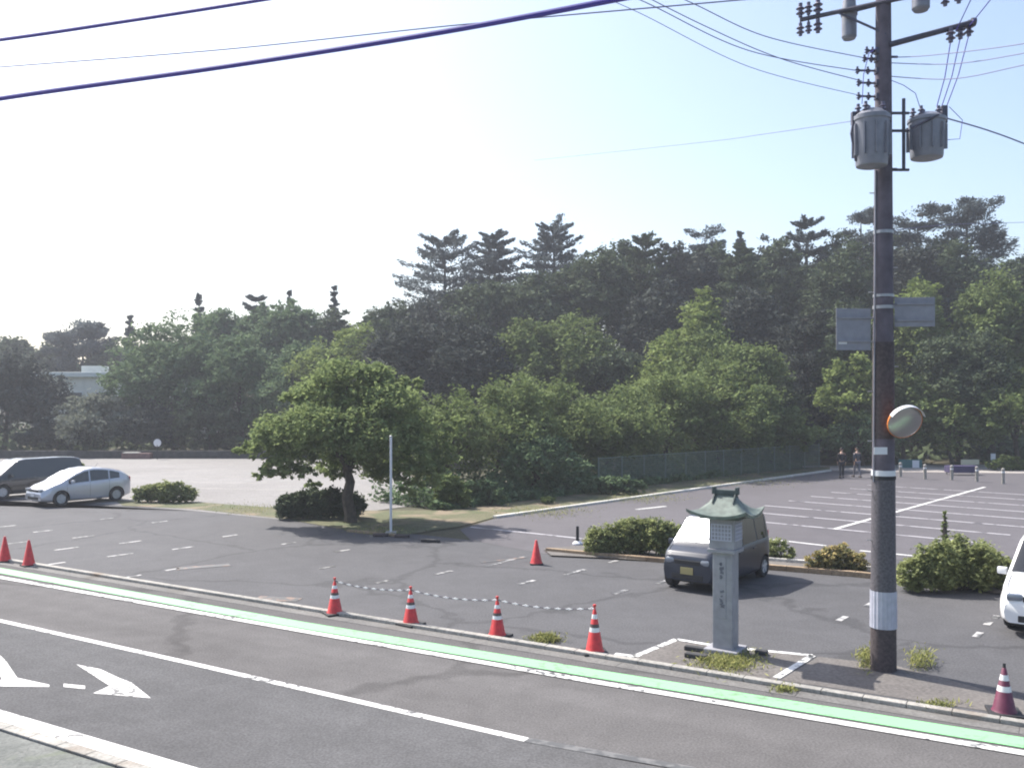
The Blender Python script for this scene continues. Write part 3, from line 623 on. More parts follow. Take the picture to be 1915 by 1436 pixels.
# ------------------------------------------------------------------ cones, chains, small items
def cone(px, py, h, style, label, group='traffic cones'):
    c = G(px, py); root = thing('traffic_cone', label, 'traffic cone', (c.x, c.y, .006 if style != 'kerb' else .012), random.uniform(0, 1.5), group)
    bw = .45 if style != 'plain' else .36
    MB().box((0, 0, .02), (bw, bw, .04), 0, bev=.012).build('base', M['rubber'], root)
    rr = lambda z: .135 * (1 - z / h) + .028
    def seg(z0, z1, mat, nm, pr=0): MB().lathe([(rr(z0) + pr, z0), (rr(z1) + pr, z1)], n=24).build(nm, M[mat], root, smooth=True)
    col = 'shaded_red' if style == 'striped' else 'red'
    MB().lathe([(rr(.04) + .02, .04), (rr(.06) + .003, .07), (rr(h) , h), (rr(h) * .5, h + .012), (0, h + .014)], n=24).build('body', M[col], root, smooth=True)
    if style == 'banded':
        seg(h * .50, h * .60, 'refl', 'band', .003); seg(h * .60, h * .68, 'bandgrey', 'band', .0035); seg(h * .80, h * .9, 'refl', 'band', .003)
        MB().tube([(.0, 0, h), (0, 0, h + .06)], [.018, .016], 8).lathe([(0, -.03), (.028, -.02), (.032, 0), (.028, .02), (0, .03)], (0, 0, h + .075), n=10).build('hook_head', M['red'], root)
    if style == 'striped':
        for z in (.26, .50, .74): seg(h * z, h * (z + .12), 'refl', 'band', .003)
        MB().tube([(0, 0, h), (0, 0, h + .07)], [.022, .02], 8).build('hook_head', M['rubber'], root)
    return c, h
random.seed(3)
ROW = 'red cones along the kerb of the car park'
cone(9, 1050, .70, 'plain', 'leftmost plain red cone at the left edge of the photo', ROW)
cone(54, 1058, .70, 'plain', 'plain red cone right of the one at the left edge', ROW)
rowc = [cone(626, 1148, .68, 'banded', 'banded red cone at the left end of the chain row', ROW),
        cone(768, 1168, .68, 'banded', 'banded red cone second from the left in the chain row', ROW),
        cone(930, 1190, .68, 'banded', 'banded red cone third from the left in the chain row', ROW),
        cone(1112, 1221, .78, 'banded', 'taller banded red cone at the right end of the chain row', ROW)]
cone(1003, 1055, .66, 'plain', 'plain red cone standing alone before the planting bed kerb', None)
cone(1878, 1334, .66, 'striped', 'red and white striped cone with shade put into its red at the lower right corner', None)
labs = ['striped chain hanging between the first and second cones of the row', 'striped chain hanging between the second and third cones of the row', 'striped chain hanging between the third and fourth cones of the row']
for i in range(3):
    a = rowc[i][0] + Vector((0, 0, rowc[i][1] + .03)); b = rowc[i + 1][0] + Vector((0, 0, rowc[i + 1][1] + .03)); mb = MB(); n = 54
    for k in range(n):
        t = (k + .5) / n; p = a.lerp(b, t); p.z -= .07 * 4 * t * (1 - t); dr = (b - a).normalized(); sd_ = Vector((-dr.y, dr.x, 0)) if k % 2 else Vector((0, 0, 1))
        mb.cur = 0 if (k // 3) % 2 else 1
        L_ = (b - a).length / n * .72; w_ = .014
        loop = [p + dr * (L_ * math.cos(q)) + sd_ * (w_ * math.sin(q)) for q in [j * math.pi / 4 for j in range(9)]]
        mb.tube(loop, .0065, 5, cap=False)
    o = mb.build('cone_chain', ['plate', 'clothgrey']); tag(o, labs[i], 'chain', 'striped chains of the cone row')
# dark post on pale foot
b0 = G(1080, 1018); t = thing('short_post', 'short black post on a pale foot beside the planting bed', 'post', (b0.x, b0.y, 0))
MB().lathe([(.16, 0), (.16, .05), (.10, .10), (.05, .12)], n=16).build('foot', M['plate'], t, smooth=True)
MB().tube([(0, 0, .1), (0, 0, .58)], [.055, .045], 12).build('shaft', M['rubber'], t)
# rubber wheel stop
b0 = G(805, 1014); o = MB().box((0, 0, .05), (.62, .16, .10), 0, bev=.03).build('wheel_stop', M['rubber'], loc=(b0.x, b0.y, .004), rz=-.25); tag(o, 'loose black rubber block lying on the asphalt right of the thin post', 'wheel stop')
for i, (x, y, l) in enumerate([(712, 1003, 'rusty brown kerb fragment lying at the foot of the thin post, left side'), (752, 1005, 'rusty brown kerb fragment lying at the foot of the thin post, right side')]):
    b0 = G(x, y); o = MB().box((0, 0, .05), (.5, .2, .1), 0, bev=.03).build('kerb_fragment', M['brown'], loc=(b0.x, b0.y, .004), rz=-.1 * i); tag(o, l, 'stone')
# thin sign post
b0 = G(731, 1000); t = thing('thin_post', 'thin pale metal post in front of the big spreading tree', 'post', (b0.x, b0.y, 0))
MB().tube([(0, 0, 0), (0, 0, 3.3)], .042, 12).build('shaft', M['plate'], t, smooth=True)
MB().lathe([(.05, 3.3), (.05, 3.33), (.0, 3.36)], n=12).build('cap', M['steel'], t)
MB().box((0, 0, .06), (.36, .36, .12), 0, bev=.03).build('base_block', M['kerb'], t)

# ------------------------------------------------------------------ stone sign with copper roof
sp = G(1357, 1219); sg = thing('stone_signpost', 'lantern-shaped grey stone signpost with green copper roof beside the road', 'signpost', (sp.x, sp.y, 0), math.atan2(ROAD.y, ROAD.x) - math.pi)
# local axes: +x along the road to the right, -y faces the road
MB().box((0, 0, .05), (.62, .62, .10), 0, bev=.02).build('plinth', M['stone'], sg)
MB().box((0, 0, .98), (.37, .37, 1.78), 0, bev=.02).build('pillar', M['stone'], sg)
MB().box((0, 0, 1.86), (.52, .52, .07), 0, bev=.015).build('ledge', M['stone'], sg)
MB().box((0, 0, 2.16), (.47, .47, .54), 0, bev=.012).build('lantern_box', M['stone'], sg)
lt = MB()
for s_ in (-1, 1):
    for i in range(7): lt.box((-.18 + .06 * i, s_ * .237, 2.2), (.018, .012, .30)); lt.box((s_ * .237, -.18 + .06 * i, 2.2), (.012, .018, .30))
    for j in range(5): lt.box((0, s_ * .242, 2.06 + .07 * j), (.38, .012, .018)); lt.box((s_ * .242, 0, 2.06 + .07 * j), (.012, .38, .018))
lt.build('lattice', M['stonelight'], sg)
for y_ in (-1,):
    MB().box((-.01, -.188, 1.2), (.16, .012, 1.10), 0, bev=.004).build('name_panel', M['stone'], sg)
st = MB()   # worn carved strokes, too weathered to read in the photo
rs = random.Random(8)
for cz, hh in ((1.50, .13), (.98, .17)):
    for k in range(9):
        st.box((rs.uniform(-.035, .015), -.197, cz + rs.uniform(-hh, hh)), (rs.uniform(.02, .085), .008, rs.uniform(.016, .06)), mat=Matrix.Rotation(rs.uniform(-.5, .5), 3, 'Y'))
st.build('carved_inscription', M['stonedark'], sg)
rf = MB(); n = 24; E = .55; RH = .36
def roof_z(u, v):
    ru = max(0, abs(u) - .28) / .72; r = max(ru, abs(v)); return 2.50 + RH * (1 - r) ** 1.7 + .11 * (abs(u * v)) ** 2.2 + .02
vs = [(u * E, v * E, roof_z(u, v)) for v in np.linspace(-1, 1, n + 1) for u in np.linspace(-1, 1, n + 1)]
vb = [(x * .985, y * .985, z - .055 - .0 * z) for x, y, z in vs]; q = (n + 1) ** 2
fs = [(j * (n + 1) + i, j * (n + 1) + i + 1, (j + 1) * (n + 1) + i + 1, (j + 1) * (n + 1) + i) for j in range(n) for i in range(n)]
rim = [i for i in range(n + 1)] + [j * (n + 1) + n for j in range(1, n + 1)] + [n * (n + 1) + i for i in range(n - 1, -1, -1)] + [j * (n + 1) for j in range(n - 1, 0, -1)]
fs2 = fs + [tuple(k + q for k in f[::-1]) for f in fs] + [(rim[k], rim[k] + q, rim[(k + 1) % len(rim)] + q, rim[(k + 1) % len(rim)]) for k in range(len(rim))]
roof = rf.add(vs + vb, fs2).build('roof', M['copper'], sg, smooth=30)
rb = MB(); rb.box((0, 0, 2.90), (.42, .09, .10), 0, bev=.02)
for s_ in (-1, 1): rb.box((s_ * .215, 0, 2.93), (.06, .12, .14), 0, bev=.02); rb.add([(s_ * .18, -.2, 2.72), (s_ * .18, .2, 2.72), (s_ * .18, 0, 2.93), (s_ * .2, -.2, 2.72), (s_ * .2, .2, 2.72), (s_ * .2, 0, 2.93)], [(0, 1, 2), (3, 5, 4), (0, 2, 5, 3), (1, 4, 5, 2)])
rb.build('ridge', M['copperdark'], roof)
MB().box((0, 0, 2.47), (.72, .72, .06), 0, bev=.01).build('eaves_bracket', M['copperdark'], sg)
for (x, y, l, w) in ((1312, 1219, .62, 'dark flat stone slab left of the signpost foot'), (1302, 1231, .4, 'second dark flat stone left of the signpost foot'), (1424, 1224, .22, 'small dark stone right of the signpost foot')):
    b0 = G(x, y); tag(MB().box((0, 0, .04), (l, .14, .08), 0, bev=.02).build('edging_stone', M['hedgewall'], loc=(b0.x, b0.y, .01), rz=-.5), w, 'stone')

# ------------------------------------------------------------------ utility pole
pp = G(1652, 1252); PD = pp.y; up_ = thing('utility_pole', 'tall dark utility pole with transformers and wires beside the stone sign', 'utility pole', (pp.x, pp.y, 0))
def L(px, py, dd=0): v = P(px, py, PD + dd); return Vector((v.x - pp.x, dd, v.z))
zof = lambda py: P(0, py, PD).z
RP = lambda z: .205 - .0072 * z
MB().tube([(0, 0, -.2), (0, 0, 12.8)], [RP(0), RP(12.8)], 28).build('shaft', M['polec'], up_, smooth=True)
def ring(z0, z1, pr, mat, nm, n=28): return MB().lathe([(RP(z0) + pr * .2, z0 - .001), (RP(z0) + pr, z0), (RP(z1) + pr, z1), (RP(z1) + pr * .2, z1 + .001)], n=n).build(nm, M[mat], up_, smooth=30)
ring(0, zof(1172), .006, 'brown', 'lower_wrap'); 
sv = MB(); z0, z1 = zof(1172), zof(1103)
prof = []; nn_ = 40
vs = []
for z in (z0, z1): vs += [((RP(z) + .012 + (.008 if j % 2 else 0)) * math.cos(2 * math.pi * j / nn_), (RP(z) + .012 + (.008 if j % 2 else 0)) * math.sin(2 * math.pi * j / nn_), z) for j in range(nn_)]
sv.add(vs, [(j, (j + 1) % nn_, nn_ + (j + 1) % nn_, nn_ + j) for j in range(nn_)]).build('ribbed_sleeve', M['sleeve'], up_)
ring(z1, zof(890), .008, 'sheet', 'anti_poster_sheet')
ring(zof(889), zof(879), .014, 'plate', 'white_band'); ring(zof(896), zof(890), .018, 'rubber', 'strap')
ring(zof(438), zof(432), .012, 'steel', 'strap'); ring(zof(578), zof(572), .012, 'steel', 'strap'); ring(zof(820), zof(640), .005, 'brown', 'sheet_wrap'); ring(zof(556), zof(551), .01, 'steel', 'strap')
MB().box(tuple(L(1647, 843, -.21)), (.22, .01, .12)).build('number_plate', M['plate'], up_)
# conduit and step bolts
MB().tube([(-.19, -.06, zof(900)), (-.17, -.06, zof(570)), (-.15, -.05, zof(320))], .014, 8).build('conduit', M['can'], up_, smooth=True)
sb = MB()
for k in range(16):
    z = 2.2 + k * .42; s_ = 1 if k % 2 else -1; sb.tube([(s_ * RP(z), 0, z), (s_ * (RP(z) + .09), 0, z)], .009, 6)
sb.build('step_bolt', M['steel'], up_)
def insul(mb, c, s=1, ax='Z', m=None):
    mb.lathe([(0, -.11 * s), (.03 * s, -.10 * s), (.03 * s, -.06 * s), (.065 * s, -.05 * s), (.03 * s, -.02 * s), (.03 * s, .01 * s), (.065 * s, .02 * s), (.03 * s, .05 * s), (.03 * s, .1 * s), (0, .11 * s)], c, ax, 12, m)
# upper crossarm, parallel to the road, left end further away
ca0 = Vector((0, 0, zof(9))); dv = ROAD
MB().tube([ca0 + dv * 1.42 + Vector((0, -.12, 0)), ca0 - dv * 1.25 + Vector((0, -.12, 0))], .04, 8).build('crossarm', M['darksteel'], up_)
MB().tube([ca0 + dv * .8 + Vector((0, -.12, 0)), ca0 + Vector((0, -.12, -.55))], .02, 6).build('brace', M['darksteel'], up_)
for t_, s_ in ((1.42, 1), (1.28, .9), (1.12, 1.1), (-.9, 1), (-1.1, 1)):
    ii = MB(); c = ca0 + dv * t_ + Vector((0, -.12, 0)); ii.tube([c - Vector((0, 0, .08)), c + Vector((0, 0, .08))], .015, 6); insul(ii, c + Vector((0, 0, .17)), 1.2 * s_); insul(ii, c - Vector((0, 0, .17)), 1.1 * s_); ii.build('insulator', M['porcelain'], up_, smooth=True)
for (x, y0, y1, r, dd) in ((1588, 2, 75, .125, .35), (1722, -45, 22, .14, -.45)):
    c0 = L(x, y1, dd); c1 = L(x, y0, dd); h = c1.z - c0.z
    sw = MB().lathe([(0, 0), (r * .8, .01), (r, .05), (r, h * .6), (r * 1.12, h * .62), (r * 1.12, h * .68), (r, h * .70), (r * .85, h), (0, h + .02)], c0, n=20).build('switch_can', M['can'], up_, smooth=30)
    b_ = MB(); b_.tube([c1 - Vector((0, 0, .2)), Vector((0, 0, c1.z - .2))], .025, 6); b_.build('switch_bracket', M['darksteel'], sw)
    b_ = MB(); insul(b_, c1 + Vector((.0, 0, .1)), .9); b_.build('bushing', M['porcelain'], sw, smooth=True)
# slanting cable arm towards the right with potheads
a0 = L(1664, 84, -.1); a1 = L(1820, 42, -.55)
MB().tube([a0, a1], [.05, .045], 10).lathe([(0, -.03), (.07, -.03), (.07, .03), (0, .03)], a1, 'X', 12).build('cable_arm', M['darksteel'], up_, smooth=True)
ph = []
for k, x in enumerate((1778, 1796, 1812)):
    c = L(x, 66 - (x - 1778) * .35, -.45); i_ = MB(); insul(i_, c, 1.2); i_.tube([c, c + Vector((0, 0, .14))], .016, 6); i_.build('insulator', M['porcelain'], up_, smooth=True); ph.append(c - Vector((0, 0, .1)))
# low-voltage racks on the left
for k, y in enumerate((97, 112, 134, 157, 182)):
    mb = MB(); z = zof(y); ln = (.20, .24, .36, .34, .34)[k]; mb.tube([(-.1, -.02, z), (-.1 - ln, -.05, z)], .018, 6)
    mb.box((-.12, -.02, z), (.06, .12, .10), 0, bev=.01)
    rk = mb.build('wire_rack', M['darksteel'], up_)
    for q_, y_ in ((1, -.05), (.5, -.04)): i_ = MB(); insul(i_, (-.1 - ln * q_, y_, z), .62, 'Z'); i_.build('insulator', M['porcelain'], rk, smooth=True)
MB().tube([(.12, 0, zof(107)), (.24, 0, zof(107))], .022, 8).build('bracket_stub', M['darksteel'], up_)
# transformers
def transformer(x, y0, y1, rpx, dd):
    c0 = L(x, y1, dd); c1 = L(x, y0, dd); h = c1.z - c0.z; r = rpx * PD / F
    tb = MB().lathe([(r * .7, 0), (r * .86, .015), (r * .9, .05), (r * .94, h * .45), (r, h * .72), (r * 1.06, h * .74), (r * 1.06, h * .80), (r * .95, h * .82), (r * .6, h * .9), (0, h * .92)], c0, n=28).build('transformer', M['can'], up_, smooth=30)
    fn = MB()
    for k in range(10):
        a = 2 * math.pi * k / 10 + .2; fn.box(c0 + Vector((math.cos(a) * r * .98, math.sin(a) * r * .98, h * .42)), (.07, .014, h * .5), a)
    fn.build('cooling_fin', M['can'], tb)
    for sx, sy in ((-.5, -.4), (.5, -.4), (0, .4), (-.75, .1), (.75, .1)):
        i_ = MB(); insul(i_, c0 + Vector((sx * r, sy * r, h * .92)), .9); i_.build('bushing', M['porcelain'], tb, smooth=True)
    return c0, h, r
t1 = transformer(1630, 195, 313, 31, -.40); t2 = transformer(1733, 205, 298, 32, -.1)
MB().tube([L(1690, 185, -.1), L(1690, 320, -.1)], .03, 8).build('hanger_post', M['darksteel'], up_)
for y in (212, 245, 318): MB().tube([Vector((0, 0, zof(y))), L(1690, y, -.1), L(1700, y, -.1)], .024, 6).build('hanger_arm', M['darksteel'], up_)
cb = MB(); cb.tube([L(1598, 210, -.35), L(1592, 250, -.4), L(1600, 300, -.4), L(1618, 312, -.3)], .02, 6); cb.box(L(1597, 222, -.35), (.09, .09, .22), 0, bev=.02); cb.build('drop_box', M['darksteel'], up_)
cb = MB()
for k, c in enumerate(ph):
    e = L(1752 + k * 9, 200, -.12); cb.tube([c, c.lerp(e, .5) + Vector((.02, 0, -.05)), e], .009, 5)
cb.tube([L(1665, 150, -.1), L(1690, 160, -.2), L(1712, 175, -.2), L(1720, 200, -.1)], .006, 5)
cb.tube([L(1775, 200, -.1), L(1800, 225, -.1), L(1795, 260, -.1), L(1770, 262, -.1)], .006, 5)
cb.tube([L(1640, 90, -.1), L(1625, 100, -.3), L(1615, 140, -.3), L(1612, 195, -.4)], .007, 5)
cb.build('jumper_wire', M['wire'], up_)
# right transformer fittings
cb = MB(); cb.box(L(1765, 215, -.15), (.1, .1, .3), 0, bev=.02); cb.box(L(1757, 245, -.25), (.09, .1, .25), 0, bev=.02); cb.tube([L(1705, 240, -.4), L(1755, 215, -.4)], .02, 6); cb.build('fuse_box', M['darksteel'], up_)

# things fixed to the pole
def plate_sign(x0, y0, x1, y1, label, rz, dd):
    c = P((x0 + x1) / 2, (y0 + y1) / 2, PD + dd); w = (x1 - x0) * c.y / F; h = (y1 - y0) * c.y / F
    t = thing('sign_plate', label, 'sign', tuple(c), rz, 'grey sign plates on the utility pole')
    MB().box((0, 0, 0), (w, .012, h), 0, bev=.004).build('plate', M['signback'], t)
    for q_ in (-1, 1): MB().box((0, -.018, q_ * h * .28), (w * .92, .024, .035)).build('stiffener', M['signback'], t)
    s_ = 1 if (x0 + x1) / 2 < 1652 else -1
    MB().tube([(s_ * w * .3, .02, h * .28), (s_ * (w / 2 + .16), .06, h * .28)], .018, 6).build('bracket', M['steel'], t)
    return t, w, h
t, w, h = plate_sign(1562, 577, 1630, 655, 'upright grey sign plate left of the pole with a small white mark', .12, -.05)
MB().box((-w * .32, -.010, -h * .32), (.15, .006, .05)).build('white_mark', M['plate'], t)
plate_sign(1674, 556, 1747, 611, 'wider grey sign plate right of the pole, slightly higher', -.1, -.05)
mc = P(1692, 789, PD - .35); tm = thing('traffic_mirror', 'round convex traffic mirror with orange hood on the utility pole', 'traffic mirror', tuple(mc), R(4))
mm = Matrix.Rotation(R(90 + 24), 3, 'X')
rr_ = .285
MB().lathe([(rr_ * math.sin(a), .065 * math.cos(a)) for a in [R(90 - 6 * k) for k in range(0, 16)]][::1], (0, 0, 0), n=32, mat=mm).build('mirror_face', M['mirror'], tm, smooth=True)
MB().lathe([(rr_ * .2, -.05), (rr_ * 1.0, -.03), (rr_ * 1.03, 0), (rr_ * 1.02, .012), (rr_ * .99, .004)], (0, 0, 0), n=32, mat=mm).build('rim', M['orange'], tm, smooth=30)
hd = MB(); k = 16; vs = []
for i in range(k + 1):
    a = R(25 + 130 * i / k); q0 = mm @ Vector((rr_ * 1.07 * math.cos(a), -rr_ * 1.07 * math.sin(a) * -1, 0)); q1 = mm @ Vector((rr_ * 1.08 * math.cos(a), rr_ * 1.08 * math.sin(a), .09))
    vs += [q0, q1, q0 * 1.02, q1 * 1.02]
hd.add(vs, [f for i in range(k) for f in ((i * 4, i * 4 + 1, i * 4 + 5, i * 4 + 4), (i * 4 + 2, i * 4 + 6, i * 4 + 7, i * 4 + 3), (i * 4 + 1, i * 4 + 3, i * 4 + 7, i * 4 + 5))]).build('hood', M['plate'], tm)
MB().tube([(-.02, .05, 0), (-.12, .25, .0), (-.30, .33, 0)], .022, 8).build('bracket', M['steel'], tm)

# ------------------------------------------------------------------ overhead wires
def wire(pts, r, mat, label, group='overhead wires'):
    """pts: (px, py, depth); smooth curve through three or more points"""
    Q = [P(*p) for p in pts]; out = []
    for i in range(len(Q) - 1):
        p0 = Q[max(i - 1, 0)]; p1 = Q[i]; p2 = Q[i + 1]; p3 = Q[min(i + 2, len(Q) - 1)]
        for k in range(12):
            t = k / 12; out.append(.5 * ((2 * p1) + (p2 - p0) * t + (2 * p0 - 5 * p1 + 4 * p2 - p3) * t * t + (3 * p1 - p0 - 3 * p2 + p3) * t ** 3))
    out.append(Q[-1]); o = MB().tube(out, r, 8).build('power_line', M[mat], smooth=True, origin=tuple(Q[0])); return tag(o, label, 'wire', group)
wire([(-300, 236, 13.2), (0, 185, 11.8), (400, 128, 10.8), (800, 65, 9.9), (1150, 0, 9.1), (1400, -50, 8.6)], .031, 'wire', 'thickest dark cable crossing the sky from the left edge to the top')
wire([(-300, 112, 14), (0, 75, 12.4), (250, 38, 11.7), (490, 0, 11.1), (800, -52, 10.3)], .025, 'wire', 'short dark cable across the top left corner')
wire([(-200, 142, 16), (0, 126, 15), (420, 93, 14), (850, 48, 13), (1300, 8, 12), (1500, -10, 11.5)], .009, 'wirethin', 'thin cable just above the thickest one on the left')
wire([(1100, -70, 12.5), (1280, 0, 13.4), (1430, 68, 14.4), (1612, 108, PD)], .007, 'wirethin', 'uppermost of the curved wires reaching the pole from the left')
wire([(1050, -60, 12.5), (1205, 4, 13.4), (1400, 95, 14.5), (1612, 134, PD)], .007, 'wirethin', 'second of the curved wires reaching the pole from the left')
wire([(1160, -30, 13), (1320, 50, 13.9), (1460, 110, 14.7), (1612, 152, PD)], .007, 'wirethin', 'third of the curved wires reaching the pole from the left')
wire([(1040, -40, 12.5), (1190, 22, 13.4), (1400, 125, 14.5), (1612, 180, PD)], .005, 'wirethin', 'lowest of the curved wires reaching the pole from the left')
wire([(1660, 108, PD), (1740, 104, 14.5), (1915, 82, 12.5), (2100, 40, 11)], .007, 'wirethin', 'upper wire leaving the pole to the right')
wire([(1660, 118, PD), (1780, 120, 14.2), (1915, 100, 12.5), (2100, 60, 11)], .007, 'wirethin', 'middle wire leaving the pole to the right')
wire([(1660, 143, PD), (1780, 148, 14.2), (1915, 122, 12.5), (2100, 80, 11)], .007, 'wirethin', 'lower wire leaving the pole to the right')
wire([(1772, 222, PD - .1), (1850, 245, 16), (1930, 275, 17), (2100, 345, 19)], .012, 'wirethin', 'dark cable falling from the right transformer to the right edge')
wire([(1600, 226, PD), (1430, 251, 20), (1300, 268, 25), (1000, 300, 40)], .006, 'wirethin', 'faint wire running left from the pole below the transformers')
wire([(1660, 432, PD), (1780, 420, 18), (1915, 416, 22), (2100, 410, 28)], .005, 'wirethin', 'thin wire leaving the pole to the right at ridge height')
wire([(1788, 58, PD - .5), (1830, -30, 13.5), (1860, -90, 12.5)], .008, 'wire', 'steep wire rising from the cable arm, left one')
wire([(1812, 50, PD - .5), (1860, -10, 13.5), (1910, -80, 12.5)], .008, 'wire', 'steep wire rising from the cable arm, right one')

# ------------------------------------------------------------------ cars
def interp(pts, x):
    xs = [p[0] for p in pts]; return float(np.interp(x, xs, [p[1] for p in pts]))
def make_car(label, cat, front, fwd, sp_, paintm, group=None, plate='plate', shield='shield', name='parked_car'):
    """front: ground point under the middle of the front bumper; local +x = forwards"""
    Lc, Wc = sp_['L'], sp_['W']; top = sp_['top']; belt = sp_['belt']; wr = sp_['wheel']; cab = sp_['cab']
    cpos = front - fwd * Lc / 2; root = thing(name, label, cat, (cpos.x, cpos.y, .012), math.atan2(fwd.y, fwd.x), group)
    def hw(x):
        e = Lc / 2 - abs(x); return Wc / 2 * (1 - .16 * max(0, 1 - e / .45) ** 2.2)
    def zb(x): e = Lc / 2 - abs(x); return .19 + .08 * max(0, 1 - e / .5)
    def sec(x):
        zt = interp(top, x); bl = min(interp(belt, x), zt - .02); w = hw(x); b = zb(x); y5 = w * .965
        hgt = max(0, zt - bl - .06); y6 = y5 - .20 * hgt - (.03 if hgt < .02 else 0)
        return zt, bl, w, b, y5, y6
    def side_y(x, z):
        zt, bl, w, b, y5, y6 = sec(x); zz = max(zt - .06, bl + .005); return y5 + (y6 - y5) * max(0, min(1, (z - bl) / (zz - bl)))
    xs = sorted(set([round(v, 4) for v in list(np.linspace(-Lc / 2, Lc / 2, 44)) + [p[0] for p in top] + [Lc / 2 - .03, Lc / 2 - .08, -Lc / 2 + .03, -Lc / 2 + .08]]))
    vs = []; nr = 0
    for x in xs:
        zt, bl, w, b, y5, y6 = sec(x)
        half = [(w * .86, b), (w * .965, b + .07), (w * .985, b + .14), (w, (b + bl) / 2 + .02), (w * .995, bl - .10), (y5 + .006, bl - .012), (y5, bl), (y6, max(zt - .06, bl + .005)), (y6 - .05, max(zt - .018, bl + .008)), (y6 - .16, zt - .004), (0, zt)]
        rg = [(0, b)] + half + [(-y, z) for y, z in half[:-1][::-1]]; nr = len(rg)
        # rounded ends: pull upper part in
        ex = 0
        for (y, z) in rg:
            xx = x
            if abs(x) > Lc / 2 - .001: xx = x
            vs.append((xx, y, z))
    fs = [(i * nr + j, i * nr + (j + 1) % nr, (i + 1) * nr + (j + 1) % nr, (i + 1) * nr + j) for i in range(len(xs) - 1) for j in range(nr)]
    fs += [tuple(range(nr)), tuple((len(xs) - 1) * nr + j for j in range(nr))[::-1]]
    bmb = MB(); bmb.add(vs, [f[::-1] for f in fs]); body = bmb.build('body', [M[paintm], M['blackplastic']], root)
    # wheel wells
    axs = (Lc / 2 - sp_['fo'], -Lc / 2 + sp_['ro'])
    cut = MB()
    for x in axs:
        for s_ in (-1, 1): cut.lathe([(wr + .05, -.16), (wr + .05, .16)], (x, s_ * (Wc / 2 - .08), wr), 'Y', 28)
    cu = cut.build('cutter', M['blackplastic']); bm = bmesh.new(); bm.from_mesh(cu.data); bmesh.ops.recalc_face_normals(bm, faces=bm.faces); bm.to_mesh(cu.data); bm.free()
    bm = bmesh.new(); bm.from_mesh(body.data); bmesh.ops.recalc_face_normals(bm, faces=bm.faces); bm.to_mesh(body.data); bm.free()
    md = body.modifiers.new('b', 'BOOLEAN'); md.object = cu; md.operation = 'DIFFERENCE'; md.solver = 'EXACT'
    try: md.material_mode = 'TRANSFER'
    except Exception: pass
    rootmw = root.location.copy(); rr0 = root.rotation_euler.copy(); root.location = (0, 0, 0); root.rotation_euler = (0, 0, 0)
    bpy.context.view_layer.update(); dg = bpy.context.evaluated_depsgraph_get()
    nm_ = bpy.data.meshes.new_from_object(body.evaluated_get(dg)); body.modifiers.clear(); body.data = nm_; bpy.data.objects.remove(cu)
    root.location = rootmw; root.rotation_euler = rr0
    nm_.polygons.foreach_set('use_smooth', [True] * len(nm_.polygons)); nm_.set_sharp_from_angle(angle=R(32))
    # glazing
    def panel(x0, x1, nm, mat, inset=.07):
        vs = []; n = 12
        for i in range(n + 1):
            x = x0 + (x1 - x0) * i / n; zt, bl, w, b, y5, y6 = sec(x); yy = y6 - inset
            for t in (-1, -.9, -.6, 0, .6, .9, 1): vs.append((x, yy * t, interp(top, x) + .010 - (.012 if abs(t) == 1 else 0)))
        f = [(i * 7 + j, i * 7 + j + 1, (i + 1) * 7 + j + 1, (i + 1) * 7 + j) for i in range(n) for j in range(6)]
        MB().add(vs, f).build(nm, M[mat], root, smooth=True)
    panel(*cab['shield'], 'windshield', shield); panel(*cab['rear'], 'rear_window', 'glass', .10)
    for s_ in (-1, 1):
        for (x0, x1) in cab['side']:
            vs = []; n = 10; m_ = 5
            for i in range(n + 1):
                x = x0 + (x1 - x0) * i / n; zl = interp(belt, x) + .02; zh = max(zl + .01, interp(top, x) - .10)
                for j in range(m_ + 1):
                    z = zl + (zh - zl) * j / m_; vs.append((x, s_ * (side_y(x, z) + .007), z))
            f = [(i * (m_ + 1) + j, i * (m_ + 1) + j + 1, (i + 1) * (m_ + 1) + j + 1, (i + 1) * (m_ + 1) + j) for i in range(n) for j in range(m_)]
            MB().add(vs, f).build('side_window', M['glass'], root, smooth=True)
        sm = MB()
        for x in cab['seams']:
            zl = .32; zh = interp(belt, x)
            for k in range(8):
                z0_ = zl + (zh - zl) * k / 8; z1_ = zl + (zh - zl) * (k + 1) / 8
                def yy(z):
                    w = hw(x); b = zb(x); bl = interp(belt, x); return float(np.interp(z, [b + .14, (b + bl) / 2 + .02, bl - .10, bl], [w * .985, w, w * .995, w * .97])) + .002
                sm.add([(x - .005, s_ * yy(z0_), z0_), (x + .005, s_ * yy(z0_), z0_), (x + .005, s_ * yy(z1_), z1_), (x - .005, s_ * yy(z1_), z1_)], [(0, 1, 2, 3)])
        sm.build('door_seam', M['blackplastic'], root)
        for x in cab['handles']: MB().box((x, s_ * (hw(x) + .012), interp(belt, x) - .13), (.17, .03, .03), 0, bev=.01).build('door_handle', M[paintm], root)
        mx_ = cab['mirror']; mb_ = MB().box((mx_, s_ * (hw(mx_) + .10), interp(belt, mx_) + .09), (.10, .20, .15), s_ * .15, bev=.035); mb_.build('wing_mirror', M[paintm], root, smooth=True)
        zc = sp_['lampz']; xf = Lc / 2 - .10; MB().box((xf + .03, s_ * (hw(xf) - .23), zc), (.16, .28, .14), s_ * -.12, bev=.05).build('headlight', M['lamp'], root, smooth=True)
        MB().box((-Lc / 2 + .05, s_ * (hw(-Lc / 2) - .08), sp_['tailz']), (.14, .14, sp_['tailh']), 0, bev=.03).build('tail_light', M['redlens'], root, smooth=True)
        fg = MB().lathe([(.055, 0), (.05, .02), (0, .02)], (Lc / 2 - .03, s_ * (Wc / 2 - .32), .38), 'X', 12); fg.build('fog_light', M['lamp'], root)
    gz = sp_['lampz'] - .02
